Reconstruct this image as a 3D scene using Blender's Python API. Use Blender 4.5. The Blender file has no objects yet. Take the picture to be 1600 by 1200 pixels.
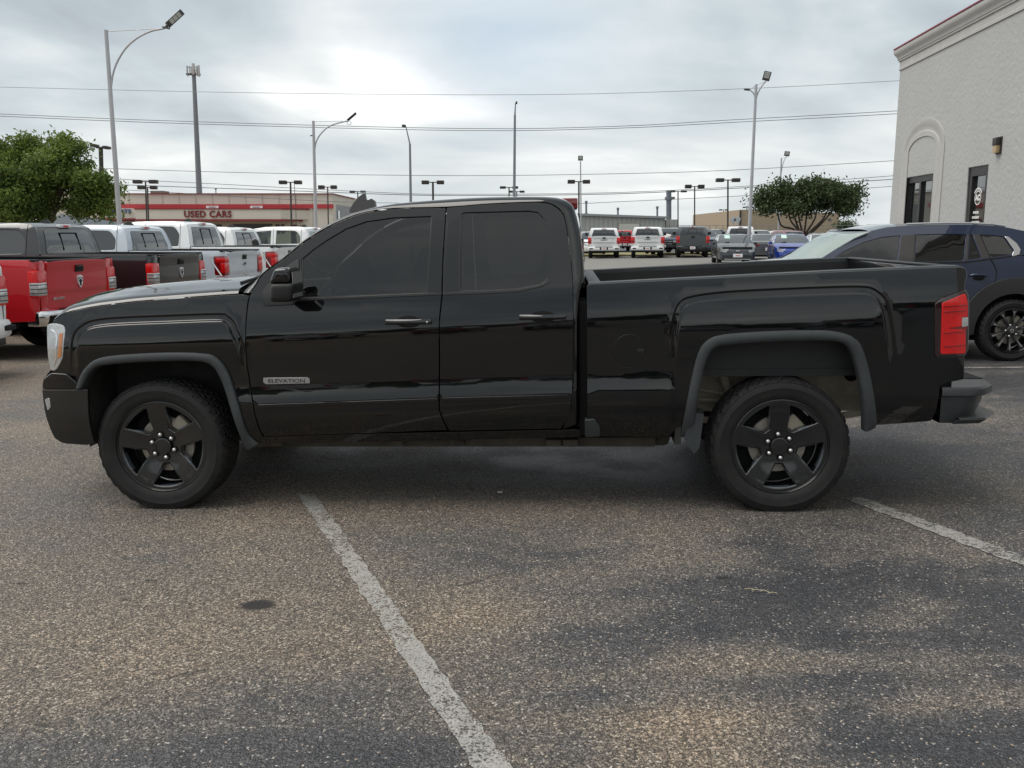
import bpy, bmesh, math, random
from mathutils import Vector, Matrix
from mathutils.geometry import delaunay_2d_cdt
random.seed(7)
S = bpy.context.scene
COL = S.collection
# ------------------------------------------------------------------ camera, sky, sun, exposure
FPX, CX, CY = 1400.0, 800.0, 600.0
CAMH = 1.608
PITCH = math.atan(234.0/1400.0)
CP, SP = math.cos(PITCH), math.sin(PITCH)
cam_d = bpy.data.cameras.new('camera'); cam = bpy.data.objects.new('camera', cam_d); COL.objects.link(cam)
cam.location = (0, 0, CAMH); cam.rotation_euler = (math.radians(90)-PITCH, 0, 0)
cam_d.sensor_width = 36; cam_d.lens = FPX/1600*36; cam_d.clip_end = 6000; cam_d.clip_start = .05
S.camera = cam
S.view_settings.view_transform = 'Standard'; S.view_settings.look = 'None'
S.view_settings.exposure = 1.0; S.view_settings.gamma = 1.0
SUN_EL, SUN_AZ = math.radians(62), math.radians(268)     # azimuth clockwise from +Y: high on the left, behind cloud

def new_tree(idb):
    idb.use_nodes = True
    nt = idb.node_tree; nt.nodes.clear(); return nt
def N(nt, kind, inputs=None, **props):
    n = nt.nodes.new(kind)
    for k, v in props.items(): setattr(n, k, v)
    for k, v in (inputs or {}).items():
        s = n.inputs[k]
        if isinstance(v, bpy.types.NodeSocket): nt.links.new(v, s)
        else: s.default_value = v
    return n
def ramp(nt, fac, stops, interp='LINEAR'):
    r = nt.nodes.new('ShaderNodeValToRGB'); nt.links.new(fac, r.inputs[0])
    e = r.color_ramp.elements; r.color_ramp.interpolation = interp
    while len(e) < len(stops): e.new(.5)
    for el, (p, c) in zip(e, stops):
        el.position = p; el.color = (c, c, c, 1) if not hasattr(c, '__len__') else (*c[:3], 1)
    return r.outputs[0]
def math_(nt, op, a, b=None, c=None, clamp=False):
    n = nt.nodes.new('ShaderNodeMath'); n.operation = op; n.use_clamp = clamp
    for i, v in enumerate((a, b, c)):
        if v is None: continue
        if isinstance(v, bpy.types.NodeSocket): nt.links.new(v, n.inputs[i])
        else: n.inputs[i].default_value = v
    return n.outputs[0]
def mixc(nt, fac, a, b, mode='MIX'):
    n = nt.nodes.new('ShaderNodeMix'); n.data_type = 'RGBA'; n.blend_type = mode
    for i, v in ((0, fac), (6, a), (7, b)):
        if isinstance(v, bpy.types.NodeSocket): nt.links.new(v, n.inputs[i])
        else: n.inputs[i].default_value = v if i == 0 else (*v[:3], 1)
    return n.outputs[2]
def pix_dir(u, v):
    xn, yn = (u-CX)/FPX, (v-CY)/FPX
    return Vector((xn, CP - yn*SP, -SP - yn*CP))
def W(u, v, y):                      # world point at depth y on the line of sight of a photo pixel
    d = pix_dir(u, v); return Vector((0, 0, CAMH)) + d*(y/d.y)

world = bpy.data.worlds.new('World'); S.world = world; world.use_nodes = True
nt = world.node_tree; nt.nodes.clear()
sky = N(nt, 'ShaderNodeTexSky', sky_type='NISHITA', sun_disc=False)
sky.sun_elevation = SUN_EL; sky.sun_rotation = SUN_AZ; sky.air_density = 1.2; sky.dust_density = 2.0
tc = N(nt, 'ShaderNodeTexCoord')
sep = N(nt, 'ShaderNodeSeparateXYZ', {0: tc.outputs['Generated']})
zz = math_(nt, 'ADD', math_(nt, 'MAXIMUM', sep.outputs[2], 0.0), .26)
px_ = math_(nt, 'DIVIDE', sep.outputs[0], zz); py_ = math_(nt, 'DIVIDE', sep.outputs[1], zz)
cv = N(nt, 'ShaderNodeCombineXYZ', {0: px_, 1: py_, 2: 0.0}).outputs[0]
n1 = N(nt, 'ShaderNodeTexNoise', {'Vector': cv, 'Scale': .85, 'Detail': 6.0, 'Roughness': .5, 'Distortion': .5}).outputs[0]
mp = N(nt, 'ShaderNodeMapping', {0: cv, 1: (3.1, 7.7, 0), 3: (1.0, 1.6, 1)}).outputs[0]
n2 = N(nt, 'ShaderNodeTexNoise', {'Vector': mp, 'Scale': 1.5, 'Detail': 5.0, 'Roughness': .5, 'Distortion': .3}).outputs[0]
cl = math_(nt, 'ADD', math_(nt, 'MULTIPLY', n1, 1.15), math_(nt, 'MULTIPLY', n2, .40))
cl = math_(nt, 'SUBTRACT', cl, .292)
def lobe(u, v, width, sy=1.0):       # soft round patch of cloud in one direction of the sky
    d = pix_dir(u, v).normalized()
    sub = N(nt, 'ShaderNodeVectorMath', {0: tc.outputs['Generated'], 1: tuple(d)}, operation='SUBTRACT').outputs[0]
    sc = N(nt, 'ShaderNodeVectorMath', {0: sub, 1: (1, 1, sy)}, operation='MULTIPLY').outputs[0]
    ln = N(nt, 'ShaderNodeVectorMath', {0: sc}, operation='LENGTH').outputs['Value']
    q = math_(nt, 'DIVIDE', ln, width); q = math_(nt, 'MULTIPLY', q, q)
    return math_(nt, 'POWER', 2.71828, math_(nt, 'MULTIPLY', q, -1.0))
br = math_(nt, 'MULTIPLY', lobe(612, 140, .075, 1.7), .19)
br = math_(nt, 'ADD', br, math_(nt, 'MULTIPLY', lobe(800, 120, .09, 1.4), .05))
br = math_(nt, 'ADD', br, math_(nt, 'MULTIPLY', lobe(1290, 130, .28, 1.4), .03))
br = math_(nt, 'SUBTRACT', br, math_(nt, 'MULTIPLY', lobe(430, 110, .20, 1.5), .05))
br = math_(nt, 'SUBTRACT', br, math_(nt, 'MULTIPLY', lobe(760, 65, .10, 2.0), .08))
br = math_(nt, 'ADD', br, math_(nt, 'MULTIPLY', lobe(740, 250, .35, 4.5), .05))
cl = math_(nt, 'ADD', cl, br)
ccol = ramp(nt, cl, [(.30, (.21, .235, .26)), (.42, (.30, .34, .36)), (.50, (.385, .41, .418)), (.58, (.47, .48, .478)), (.68, (.66, .665, .66)), (.78, (.82, .82, .82))])
hz = ramp(nt, sep.outputs[2], [(0.0, 1.0), (.10, .55), (.32, 0.0)])
ccol = mixc(nt, math_(nt, 'MULTIPLY', hz, .5), ccol, (.44, .463, .468))
blue = math_(nt, 'MULTIPLY', lobe(790, 60, .12, 1.6), .45)
ccol = mixc(nt, blue, ccol, (.30, .375, .46))
c10 = N(nt, 'ShaderNodeVectorMath', {0: ccol, 'Scale': 9.6}, operation='SCALE').outputs[0]
fin = mixc(nt, .96, sky.outputs[0], c10)
bg = N(nt, 'ShaderNodeBackground', {0: fin, 1: .1})
N(nt, 'ShaderNodeOutputWorld', {0: bg.outputs[0]})
sun_d = bpy.data.lights.new('sun', 'SUN'); sun_d.energy = 1.5; sun_d.angle = math.radians(50); sun_d.color = (1, .95, .88)
sun = bpy.data.objects.new('sun', sun_d); COL.objects.link(sun)
sdir = Vector((math.sin(SUN_AZ)*math.cos(SUN_EL), math.cos(SUN_AZ)*math.cos(SUN_EL), math.sin(SUN_EL)))
sun.rotation_euler = sdir.to_track_quat('Z', 'Y').to_euler()

# ------------------------------------------------------------------ object helpers
def link(o, parent=None):
    COL.objects.link(o)
    if parent is not None: o.parent = parent
    return o
def tag(o, label=None, cat=None, group=None, kind=None):
    if label: o['label'] = label
    if cat: o['category'] = cat
    if group: o['group'] = group
    if kind: o['kind'] = kind
    return o
def empty(name, loc, rz=0.0, label=None, cat=None, group=None):
    o = bpy.data.objects.new(name, None); o.empty_display_size = .3
    o.location = loc; o.rotation_euler = (0, 0, rz)
    return tag(link(o), label, cat, group)
def mesh_obj(name, verts, faces, mat, parent=None, smooth=None, normals=None):
    me = bpy.data.meshes.new(name); me.from_pydata([tuple(v) for v in verts], [], faces)
    me.materials.append(mat)
    me.validate()
    if smooth is not None:
        me.polygons.foreach_set('use_smooth', [True]*len(me.polygons))
        if smooth < 180: me.set_sharp_from_angle(angle=math.radians(smooth))
    if normals is not None:
        me.polygons.foreach_set('use_smooth', [True]*len(me.polygons))
        me.normals_split_custom_set(normals)
    me.update()
    return link(bpy.data.objects.new(name, me), parent)
class MB:                                # collects shapes that belong to ONE mesh
    def __init__(s): s.v = []; s.f = []
    def add(s, vs, fs):
        k = len(s.v); s.v += [tuple(v) for v in vs]; s.f += [tuple(i+k for i in f) for f in fs]; return s
    def box(s, x0, x1, y0, y1, z0, z1):
        return s.add([(x, y, z) for z in (z0, z1) for y in (y0, y1) for x in (x0, x1)],
                     [(0, 2, 3, 1), (4, 5, 7, 6), (0, 1, 5, 4), (2, 6, 7, 3), (0, 4, 6, 2), (1, 3, 7, 5)])
    def bbox(s, x0, x1, y0, y1, z0, z1, b):  # box with bevelled edges
        bm = bmesh.new(); bmesh.ops.create_cube(bm, size=1)
        for v in bm.verts: v.co = Vector(((x0+x1)/2+v.co.x*(x1-x0), (y0+y1)/2+v.co.y*(y1-y0), (z0+z1)/2+v.co.z*(z1-z0)))
        bmesh.ops.bevel(bm, geom=bm.edges[:], offset=b, segments=2, affect='EDGES', profile=.6)
        bm.verts.ensure_lookup_table(); bm.verts.index_update()
        s.add([v.co for v in bm.verts], [[v.index for v in f.verts] for f in bm.faces]); bm.free(); return s
    def tube(s, pts, r, n=8, cap=True):
        pts = [Vector(p) for p in pts]; rs = r if hasattr(r, '__len__') else [r]*len(pts)
        k = len(s.v); ref = None
        for i, p in enumerate(pts):
            t = (pts[min(i+1, len(pts)-1)] - pts[max(i-1, 0)]).normalized()
            if ref is None: ref = Vector((0, 0, 1)) if abs(t.z) < .9 else Vector((1, 0, 0))
            a = t.cross(ref).normalized(); b = t.cross(a).normalized(); ref = a.cross(t) if False else ref
            for j in range(n):
                an = 2*math.pi*j/n; s.v.append(tuple(p + rs[i]*(a*math.cos(an)+b*math.sin(an))))
        for i in range(len(pts)-1):
            for j in range(n):
                j2 = (j+1) % n; s.f.append((k+i*n+j, k+i*n+j2, k+(i+1)*n+j2, k+(i+1)*n+j))
        if cap:
            s.f.append(tuple(k+j for j in range(n))); s.f.append(tuple(k+(len(pts)-1)*n+j for j in reversed(range(n))))
        return s
    def lathe(s, prof, c, axis='y', n=48, close=False, sgn=1):   # prof: (radius, offset along axis)
        k = len(s.v); m = len(prof)
        for i in range(n):
            a = 2*math.pi*i/n; ca, sa = math.cos(a), math.sin(a)
            for (r, h) in prof:
                h *= sgn
                if axis == 'y': s.v.append((c[0]+r*ca, c[1]+h, c[2]+r*sa))
                else: s.v.append((c[0]+r*ca, c[1]+r*sa, c[2]+h))
        for i in range(n):
            i2 = (i+1) % n
            for j in range(m-1 if not close else m):
                j2 = (j+1) % m
                s.f.append((k+i*m+j, k+i*m+j2, k+i2*m+j2, k+i2*m+j))
        return s
    def prism(s, poly, fn, d0, d1):        # polygon (a,b) -> fn(a,b,depth), closed prism
        k = len(s.v); n = len(poly)
        s.v += [tuple(fn(a, b, d0)) for a, b in poly] + [tuple(fn(a, b, d1)) for a, b in poly]
        s.f.append(tuple(range(k, k+n))); s.f.append(tuple(reversed(range(k+n, k+2*n))))
        for i in range(n): s.f.append((k+i, k+(i+1) % n, k+n+(i+1) % n, k+n+i))
        return s
    def quad(s, a, b, c, d): return s.add([a, b, c, d], [(0, 1, 2, 3)])
    def build(s, name, mat, parent=None, smooth=30, fixn=True):
        o = mesh_obj(name, s.v, s.f, mat, parent)
        if fixn:
            bm = bmesh.new(); bm.from_mesh(o.data); bmesh.ops.recalc_face_normals(bm, faces=bm.faces[:]); bm.to_mesh(o.data); bm.free()
        if smooth:
            o.data.polygons.foreach_set('use_smooth', [True]*len(o.data.polygons)); o.data.set_sharp_from_angle(angle=math.radians(smooth))
        return o
def text_obj(name, txt, size, mat, mw, parent=None, extrude=.01, offset=0.0, align='CENTER', sx=1.0, spacing=1.0):
    cu = bpy.data.curves.new(name, 'FONT'); cu.body = txt; cu.size = size; cu.extrude = extrude; cu.offset = offset
    cu.align_x = align; cu.align_y = 'CENTER'; cu.space_character = spacing; cu.resolution_u = 3
    t = bpy.data.objects.new(name, cu); COL.objects.link(t)
    bpy.context.view_layer.update()
    me = bpy.data.meshes.new_from_object(t.evaluated_get(bpy.context.evaluated_depsgraph_get()))
    COL.objects.unlink(t); bpy.data.objects.remove(t); me.name = name
    me.transform(Matrix.Diagonal((sx, 1, 1, 1))); me.materials.clear(); me.materials.append(mat)
    o = link(bpy.data.objects.new(name, me), parent)
    o.matrix_local = mw
    return o
def basis(o, ex, ey, ez=None):
    ex, ey = Vector(ex).normalized(), Vector(ey).normalized(); ez = ex.cross(ey) if ez is None else Vector(ez)
    m = Matrix.Identity(4)
    for i in range(3): m[i][0] = ex[i]; m[i][1] = ey[i]; m[i][2] = ez[i]; m[i][3] = o[i]
    return m
def cat(pts, n=5, closed=False):          # Catmull-Rom through 2D/3D points
    P = [Vector(p) for p in pts]; out = []; m = len(P)
    rng = range(m) if closed else range(m-1)
    for i in rng:
        p1, p2 = P[i], P[(i+1) % m]
        p0 = P[i-1] if (i > 0 or closed) else p1*2-p2
        p3 = P[(i+2) % m] if (i+2 < m or closed) else p2*2-p1
        for k in range(n):
            t = k/n
            out.append(tuple(.5*((2*p1) + (p2-p0)*t + (2*p0-5*p1+4*p2-p3)*t*t + (3*p1-p0-3*p2+p3)*t**3)))
    if not closed: out.append(tuple(P[-1]))
    return out
def rpoly(pts, r=None, n=4):              # polygon with rounded corners; pts (a,b[,r])
    out = []; m = len(pts)
    for i in range(m):
        p = Vector(pts[i][:2]); rr = pts[i][2] if len(pts[i]) > 2 else (r or 0)
        if rr <= 0: out.append(tuple(p)); continue
        a = Vector(pts[i-1][:2])-p; b = Vector(pts[(i+1) % m][:2])-p
        ra = min(rr, a.length*.49); rb = min(rr, b.length*.49)
        q0, q1 = p+a.normalized()*ra, p+b.normalized()*rb
        for k in range(n+1):
            t = k/n; out.append(tuple(q0*(1-t)**2 + p*2*t*(1-t) + q1*t*t))
    return out
def sp(x, w=.012): # softplus
    q = x/w
    return x if q > 30 else (0.0 if q < -30 else w*math.log(1+math.exp(q)))
def sst(a, b, x):
    t = max(0.0, min(1.0, (x-a)/(b-a))); return t*t*(3-2*t)
def interp(pts, x):
    if x <= pts[0][0]: return pts[0][1]
    for (a, b), (c, d) in zip(pts, pts[1:]):
        if x <= c: return b+(d-b)*(x-a)/(c-a) if c > a else d
    return pts[-1][1]
def inside(p, poly):
    x, y = p; c = False; n = len(poly); j = n-1
    for i in range(n):
        xi, yi = poly[i][0], poly[i][1]; xj, yj = poly[j][0], poly[j][1]
        if (yi > y) != (yj > y) and x < (xj-xi)*(y-yi)/(yj-yi)+xi: c = not c
        j = i
    return c
def area2(poly): return sum(poly[i-1][0]*poly[i][1]-poly[i][0]*poly[i-1][1] for i in range(len(poly)))/2
def resample(poly, step):
    out = []; n = len(poly)
    for i in range(n):
        a = Vector(poly[i][:2]); b = Vector(poly[(i+1) % n][:2]); L = (b-a).length
        if L < 1e-5: continue
        k = max(1, int(math.ceil(L/step)))
        for j in range(k): out.append(tuple(a+(b-a)*(j/k)))
    return out
def offset_line(P, d):
    out = []
    for i in range(len(P)):
        a = Vector(P[max(i-1, 0)]); b = Vector(P[min(i+1, len(P)-1)]); t = (b-a)
        if t.length < 1e-6: continue
        t.normalize(); out.append((P[i][0]+t.y*d, P[i][1]-t.x*d))
    return out
def tri2d(outline, holes, step, zs=1.0, lines=()):
    loops = [resample(l, step) for l in [outline]+holes]
    vs = []; es = []; dl = []
    for l in loops:
        k = len(vs); vs += [Vector(p) for p in l]; es += [(k+i, k+(i+1) % len(l)) for i in range(len(l))]
    for L in lines:
        pts = []
        for a, b in zip(L, L[1:]):
            a, b = Vector(a), Vector(b); k = max(1, int((b-a).length/.022)); pts += [a+(b-a)*(j/k) for j in range(k)]
        pts.append(Vector(L[-1])); prev = None
        for p in pts:
            ok = inside(p, loops[0]) and not any(inside(p, h) for h in loops[1:])
            if ok:
                vs.append(p)
                if prev is not None: es.append((prev, len(vs)-1))
                prev = len(vs)-1
            else: prev = None
    xs = [p[0] for p in outline]; ys = [p[1] for p in outline]
    segs = [(vs[a], vs[b]) for a, b in es]
    cell = step*1.0; gridmap = set()
    for v in vs:
        i, j = int(v.x//(cell*.55)), int(v.y//(cell*.55))
        for di in (-1, 0, 1):
            for dj in (-1, 0, 1): gridmap.add((i+di, j+dj))
    nx = int((max(xs)-min(xs))/step)+1; nz = int((max(ys)-min(ys))/(step*zs))+1
    for i in range(nx+1):
        for j in range(nz+1):
            p = (min(xs)+i*step, min(ys)+j*step*zs)
            if (int(p[0]//(cell*.55)), int(p[1]//(cell*.55))) in gridmap: continue
            if inside(p, loops[0]) and not any(inside(p, h) for h in loops[1:]): vs.append(Vector(p))
    V, E, F, _, _, _ = delaunay_2d_cdt(vs, es, [], 0, 1e-6)
    T = []
    for f in F:
        if len(f) < 3: continue
        c = ((V[f[0]].x+V[f[1]].x+V[f[2]].x)/3, (V[f[0]].y+V[f[1]].y+V[f[2]].y)/3)
        if inside(c, loops[0]) and not any(inside(c, h) for h in loops[1:]):
            a, b, d = V[f[0]], V[f[1]], V[f[2]]
            cr = (b-a).cross(d-a)
            if abs(cr) < 1e-10: continue
            T.append(tuple(f) if cr > 0 else (f[0], f[2], f[1]))
    return [tuple(v) for v in V], T
def panel(name, outline, Pf, mat, parent, holes=(), step=.04, fold=.02, rad=.003, zs=1.0, flip=False, lines=()):
    """sheet over a 2D outline; Pf(a,b)->(x,y,z) with the outward side towards -normal of (a x b); edges rounded and folded back"""
    V, T = tri2d(outline, list(holes), step, zs, lines)
    h = 1e-3
    pos = [Vector(Pf(*v)) for v in V]
    def nrm(v):
        da = Vector(Pf(v[0]+h, v[1]))-Vector(Pf(v[0]-h, v[1])); db = Vector(Pf(v[0], v[1]+h))-Vector(Pf(v[0], v[1]-h))
        n = da.cross(db); return n.normalized() if n.length > 1e-12 else Vector((0, -1, 0))
    nor = [nrm(v) for v in V]
    if flip: nor = [-n for n in nor]; T = [(a, c, b) for a, b, c in T]
    verts = list(pos); faces = list(T); ln = []
    for t in T: ln += [nor[i] for i in t]
    if fold > 0:
        ec = {}
        for t in T:
            for a, b in ((t[0], t[1]), (t[1], t[2]), (t[2], t[0])): ec[(a, b)] = 1
        be = [e for e in ec if (e[1], e[0]) not in ec]
        out = {}
        for a, b in be:
            d = pos[b]-pos[a]; o = d.cross(nor[a]+nor[b])
            if o.length < 1e-9: continue
            o.normalize(); out.setdefault(a, Vector()); out.setdefault(b, Vector()); out[a] += o; out[b] += o
        idx = {}
        for a, o in out.items():
            o.normalize(); k = len(verts)
            verts.append(pos[a]+o*rad-nor[a]*rad); verts.append(pos[a]+o*rad-nor[a]*(fold))
            idx[a] = (k, k+1, o)
        for a, b in be:
            if a not in idx or b not in idx: continue
            ka, kb = idx[a], idx[b]
            faces.append((b, a, ka[0], kb[0])); ln += [nor[b], nor[a], ka[2], kb[2]]
            faces.append((kb[0], ka[0], ka[1], kb[1])); ln += [kb[2], ka[2], ka[2], kb[2]]
    me = bpy.data.meshes.new(name); me.from_pydata([tuple(v) for v in verts], [], faces); me.materials.append(mat)
    me.polygons.foreach_set('use_smooth', [True]*len(me.polygons))
    if len(me.loops) == len(ln): me.normals_split_custom_set([tuple(n) for n in ln])
    return link(bpy.data.objects.new(name, me), parent)
def copy_tree(o, parent=None):
    c = o.copy(); COL.objects.link(c)
    if parent is not None: c.parent = parent
    for ch in list(o.children): copy_tree(ch, c)
    return c

# ------------------------------------------------------------------ materials
MATS = {}
def mat(name, col=(.5, .5, .5), rough=.5, metal=0.0, coat=0.0, spec=.5, noise=None, bump=None, emit=None, coat_rough=.03, ior=1.5):
    if name in MATS: return MATS[name]
    m = bpy.data.materials.new(name); nt = new_tree(m); MATS[name] = m
    b = N(nt, 'ShaderNodeBsdfPrincipled', {'Base Color': (*col, 1), 'Roughness': rough, 'Metallic': metal, 'Coat Weight': coat, 'Coat Roughness': coat_rough, 'Specular IOR Level': spec, 'IOR': ior})
    t = N(nt, 'ShaderNodeTexCoord').outputs['Object']
    if noise:                             # (scale, amount, second colour)
        n = N(nt, 'ShaderNodeTexNoise', {'Vector': t, 'Scale': noise[0], 'Detail': 6.0, 'Roughness': .6}).outputs[0]
        f = ramp(nt, n, [(.5-.22, 0.0), (.5+.22, noise[1])])
        nt.links.new(mixc(nt, f, col, noise[2]), b.inputs['Base Color'])
        nt.links.new(math_(nt, 'ADD', rough-.08, math_(nt, 'MULTIPLY', n, .16), clamp=True), b.inputs['Roughness'])
    if bump:                              # (scale, strength, distance)
        n = N(nt, 'ShaderNodeTexNoise', {'Vector': t, 'Scale': bump[0], 'Detail': 5.0}).outputs[0]
        bp = N(nt, 'ShaderNodeBump', {'Height': n, 'Strength': bump[1], 'Distance': bump[2]})
        nt.links.new(bp.outputs[0], b.inputs['Normal'])
    if emit: b.inputs['Emission Color'].default_value = (*emit[0], 1); b.inputs['Emission Strength'].default_value = emit[1]
    N(nt, 'ShaderNodeOutputMaterial', {0: b.outputs[0]})
    return m
def paint(name, col, flake=.25, dust=.0, spec=.3):
    if name in MATS: return MATS[name]
    m = bpy.data.materials.new(name); nt = new_tree(m); MATS[name] = m
    t = N(nt, 'ShaderNodeTexCoord').outputs['Object']
    n = N(nt, 'ShaderNodeTexNoise', {'Vector': t, 'Scale': 900.0, 'Detail': 1.0}).outputs[0]
    c = mixc(nt, ramp(nt, n, [(.4, 0.0), (.7, flake)]), col, tuple(min(1, x*1.6+.004) for x in col))
    n2 = N(nt, 'ShaderNodeTexNoise', {'Vector': t, 'Scale': 3.0, 'Detail': 7.0, 'Roughness': .65}).outputs[0]
    f2 = ramp(nt, n2, [(.45, 0.0), (.75, dust)])
    c = mixc(nt, f2, c, (.22, .19, .155))
    ob = N(nt, 'ShaderNodeTexNoise', {'Vector': t, 'Scale': 9.0, 'Detail': 1.0}).outputs[0]
    bp = N(nt, 'ShaderNodeBump', {'Height': ob, 'Strength': .05, 'Distance': .004}).outputs[0]
    b = N(nt, 'ShaderNodeBsdfPrincipled', {'Base Color': c, 'Roughness': .42, 'Metallic': .0 if max(col) > .5 or max(col) < .01 else .2, 'Coat Weight': 1.0, 'Coat Roughness': .03, 'Coat IOR': 1.58, 'Coat Normal': bp, 'Specular IOR Level': spec})
    N(nt, 'ShaderNodeOutputMaterial', {0: b.outputs[0]}); return m
def tint(name, col=(.1, .11, .11), through=.25, ior=1.52):
    if name in MATS: return MATS[name]
    m = bpy.data.materials.new(name); nt = new_tree(m); MATS[name] = m
    tr = N(nt, 'ShaderNodeBsdfTransparent', {0: (*[c*through*4 for c in col], 1)})
    gl = N(nt, 'ShaderNodeBsdfGlossy', {0: (1, 1, 1, 1), 'Roughness': .015})
    fr = N(nt, 'ShaderNodeFresnel', {0: ior})
    f2 = math_(nt, 'MINIMUM', math_(nt, 'MULTIPLY', fr.outputs[0], 1.0), 1.0)
    mx = N(nt, 'ShaderNodeMixShader', {0: f2, 1: tr.outputs[0], 2: gl.outputs[0]})
    N(nt, 'ShaderNodeOutputMaterial', {0: mx.outputs[0]}); return m
BLACK = paint('black_paint', (.0008, .001, .0015), .01, .002, .05)
TRIM = mat('grey_plastic_trim', (.034, .039, .042), .52, noise=(30, .6, (.055, .06, .063)), bump=(400, .15, .002))
DARKP = mat('black_plastic', (.007, .007, .0075), .5, bump=(300, .1, .002))
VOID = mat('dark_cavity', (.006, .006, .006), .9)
RUBBER = mat('tyre_rubber', (.012, .012, .013), .66, noise=(14, .8, (.026, .025, .023)), bump=(220, .3, .003), spec=.35)
WHEELB = mat('black_wheel', (.004, .0045, .005), .30, noise=(25, .4, (.010, .010, .010)), coat=1.0, coat_rough=.09)
CHROME = mat('chrome', (.75, .75, .76), .12, 1.0)
STEEL = mat('brake_steel', (.42, .39, .34), .5, .5, noise=(40, .6, (.26, .21, .16)))
GALV = mat('galvanised_steel', (.42, .43, .44), .45, .5, noise=(6, .6, (.55, .56, .57)))
UNDER = mat('under_dust', (.045, .040, .033), .9, noise=(9, 1.0, (.09, .08, .062)))
DUSTY = mat('dusty_frame', (.32, .285, .225), .85, noise=(7, 1.0, (.50, .45, .36)), bump=(40, .4, .01))
DARKMET = mat('dark_bronze_metal', (.03, .026, .024), .5)
REDL = mat('red_lens', (.72, .008, .008), .2, coat=.5, noise=(45, .6, (.42, .004, .004)))
REDD = mat('dark_red_lens', (.20, .004, .004), .1, coat=1.0)
CLEARL = mat('clear_lens', (.60, .61, .61), .16, .45, coat=1.0, noise=(16, .7, (.26, .27, .28)))
AMBER = mat('amber_lens', (.55, .20, .07), .15, coat=1.0)
CHIP = mat('plate_white', (.78, .78, .78), .4)
REDT = mat('plate_red', (.6, .02, .03), .4)
GLASS_T = tint('tinted_window', (.13, .13, .125), .22, 1.62)
GLASS_C = tint('clear_window', (.24, .27, .26), .75)
GLASS_D = mat('privacy_glass', (.008, .009, .010), .03, coat=1.0, spec=.8)
def gz(x): return interp([(-7, -.20), (-3, -.044), (12, .1764)], x)
def ground_pt(u, v, dz=0.0):
    d = pix_dir(u, v); t = 3.0; o = Vector((0, 0, CAMH))
    for _ in range(40):
        p = o+d*t; t += (p.z-(gz(p.x)+dz))/(-d.z)*.7
    return o+d*t
# ------------------------------------------------------------------ THE BLACK PICKUP
HW = 1.015
ex = Vector((3.638, -.2226, .0537)).normalized()
ey = Vector((.0611, .9981, 0)).normalized(); ez = ex.cross(ey).normalized(); ey = ez.cross(ex)
FC = Vector((-2.100, 5.230, CAMH-1.2567))
TO = FC + ey*(HW-.05) - ez*.382
TM = basis(TO, ex, ey, ez); TI = TM.inverted()
truck = empty('pickup_truck', (0, 0, 0), 0, 'black double cab pickup with black wheels and grey arch trims, side on', 'pickup truck')
truck.matrix_world = TM
camL = TI @ Vector((0, 0, CAMH)); rotI = TI.to_3x3()
def tr(u, v, ins=None, f=None):           # photo pixel -> (x, z) on the truck's own side surface
    d = rotI @ pix_dir(u, v)
    y = -HW + (ins if ins is not None else .02); x = z = 0
    for k in range(1 if ins is not None else 26):
        t = (y-camL.y)/d.y; x, z = camL.x+d.x*t, camL.z+d.z*t
        if ins is None: y += (-HW + f(x, z) - y)*.6
    return (x, z)
def trs(pts, ins=.015): return [tr(u, v, ins) for u, v in pts]
ZCn = trs([(60, 541), (113, 537), (232, 532), (365, 526), (384, 521), (500, 514.5), (690, 505), (895, 492), (917, 489.5), (1055, 484.3), (1200, 475), (1383, 466), (1465, 464), (1511, 463)], .02)
ZC2 = trs([(1000, 512), (1051, 505), (1091, 503), (1300, 493.4), (1366, 488), (1377, 481), (1395, 478)], .01)
ZM = trs([(404, 636), (687, 626), (889, 619.5), (1100, 612)], 0)
ZB = trs([(380, 466), (470, 467.5), (690, 461), (806, 456.7), (864, 448), (912, 445)], .04)
C1F = cat(trs([(112, 640), (112, 560), (112, 535), (115, 521), (124, 510), (141.5, 501.5), (180, 497), (250, 494), (337.5, 491), (353, 494), (364, 503), (371, 517), (379, 533), (384, 561), (388, 640)], .02), 3)
C1R = cat(trs([(1042, 620), (1046, 540), (1048, 515), (1055, 484.3), (1065, 470), (1081, 463.6), (1119.6, 457.7), (1184, 453.3), (1300, 448.6), (1348, 448), (1366.7, 452), (1382.7, 465.5), (1390, 485), (1394.7, 513), (1398, 540), (1404, 620)], .02), 3)
XF = (C1F[0][0], C1F[-1][0]); XR = (C1R[0][0], C1R[-1][0])
PF = [(C1F[0][0], .0)]+C1F+[(C1F[-1][0], .0)]; PR = [(C1R[0][0], .0)]+C1R+[(C1R[-1][0], .0)]
def sdist(p, C, poly):
    m = 9
    for (ax, az), (bx, bz) in zip(C, C[1:]):
        dx, dz = bx-ax, bz-az; L = dx*dx+dz*dz
        t = max(0, min(1, ((p[0]-ax)*dx+(p[1]-az)*dz)/L)) if L > 0 else 0
        q = (p[0]-ax-dx*t)**2+(p[1]-az-dz*t)**2
        if q < m: m = q
    m = math.sqrt(m)
    return m if inside(p, poly) else -m
def blister(x, z):
    for C, poly, X, fz in ((C1F, PF, XF, .90), (C1R, PR, XR, .94)):
        if X[0]-.05 < x < X[1]+.05 and z > fz-.12:
            d = sdist((x, z), C, poly)
            fade = sst(fz-.1, fz+.12, z)
            o = .003*math.exp(-((d+.006)/.006)**2)          # lip above the groove
            band = sst(-.002, .006, d)*(1-sst(.034, .044, d))
            step = sst(.030, .046, d)
            return (o*1.0 - band*.004 + step*.012)*fade, step*fade, fade*band
    return 0.0, 0.0, 0.0
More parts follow.
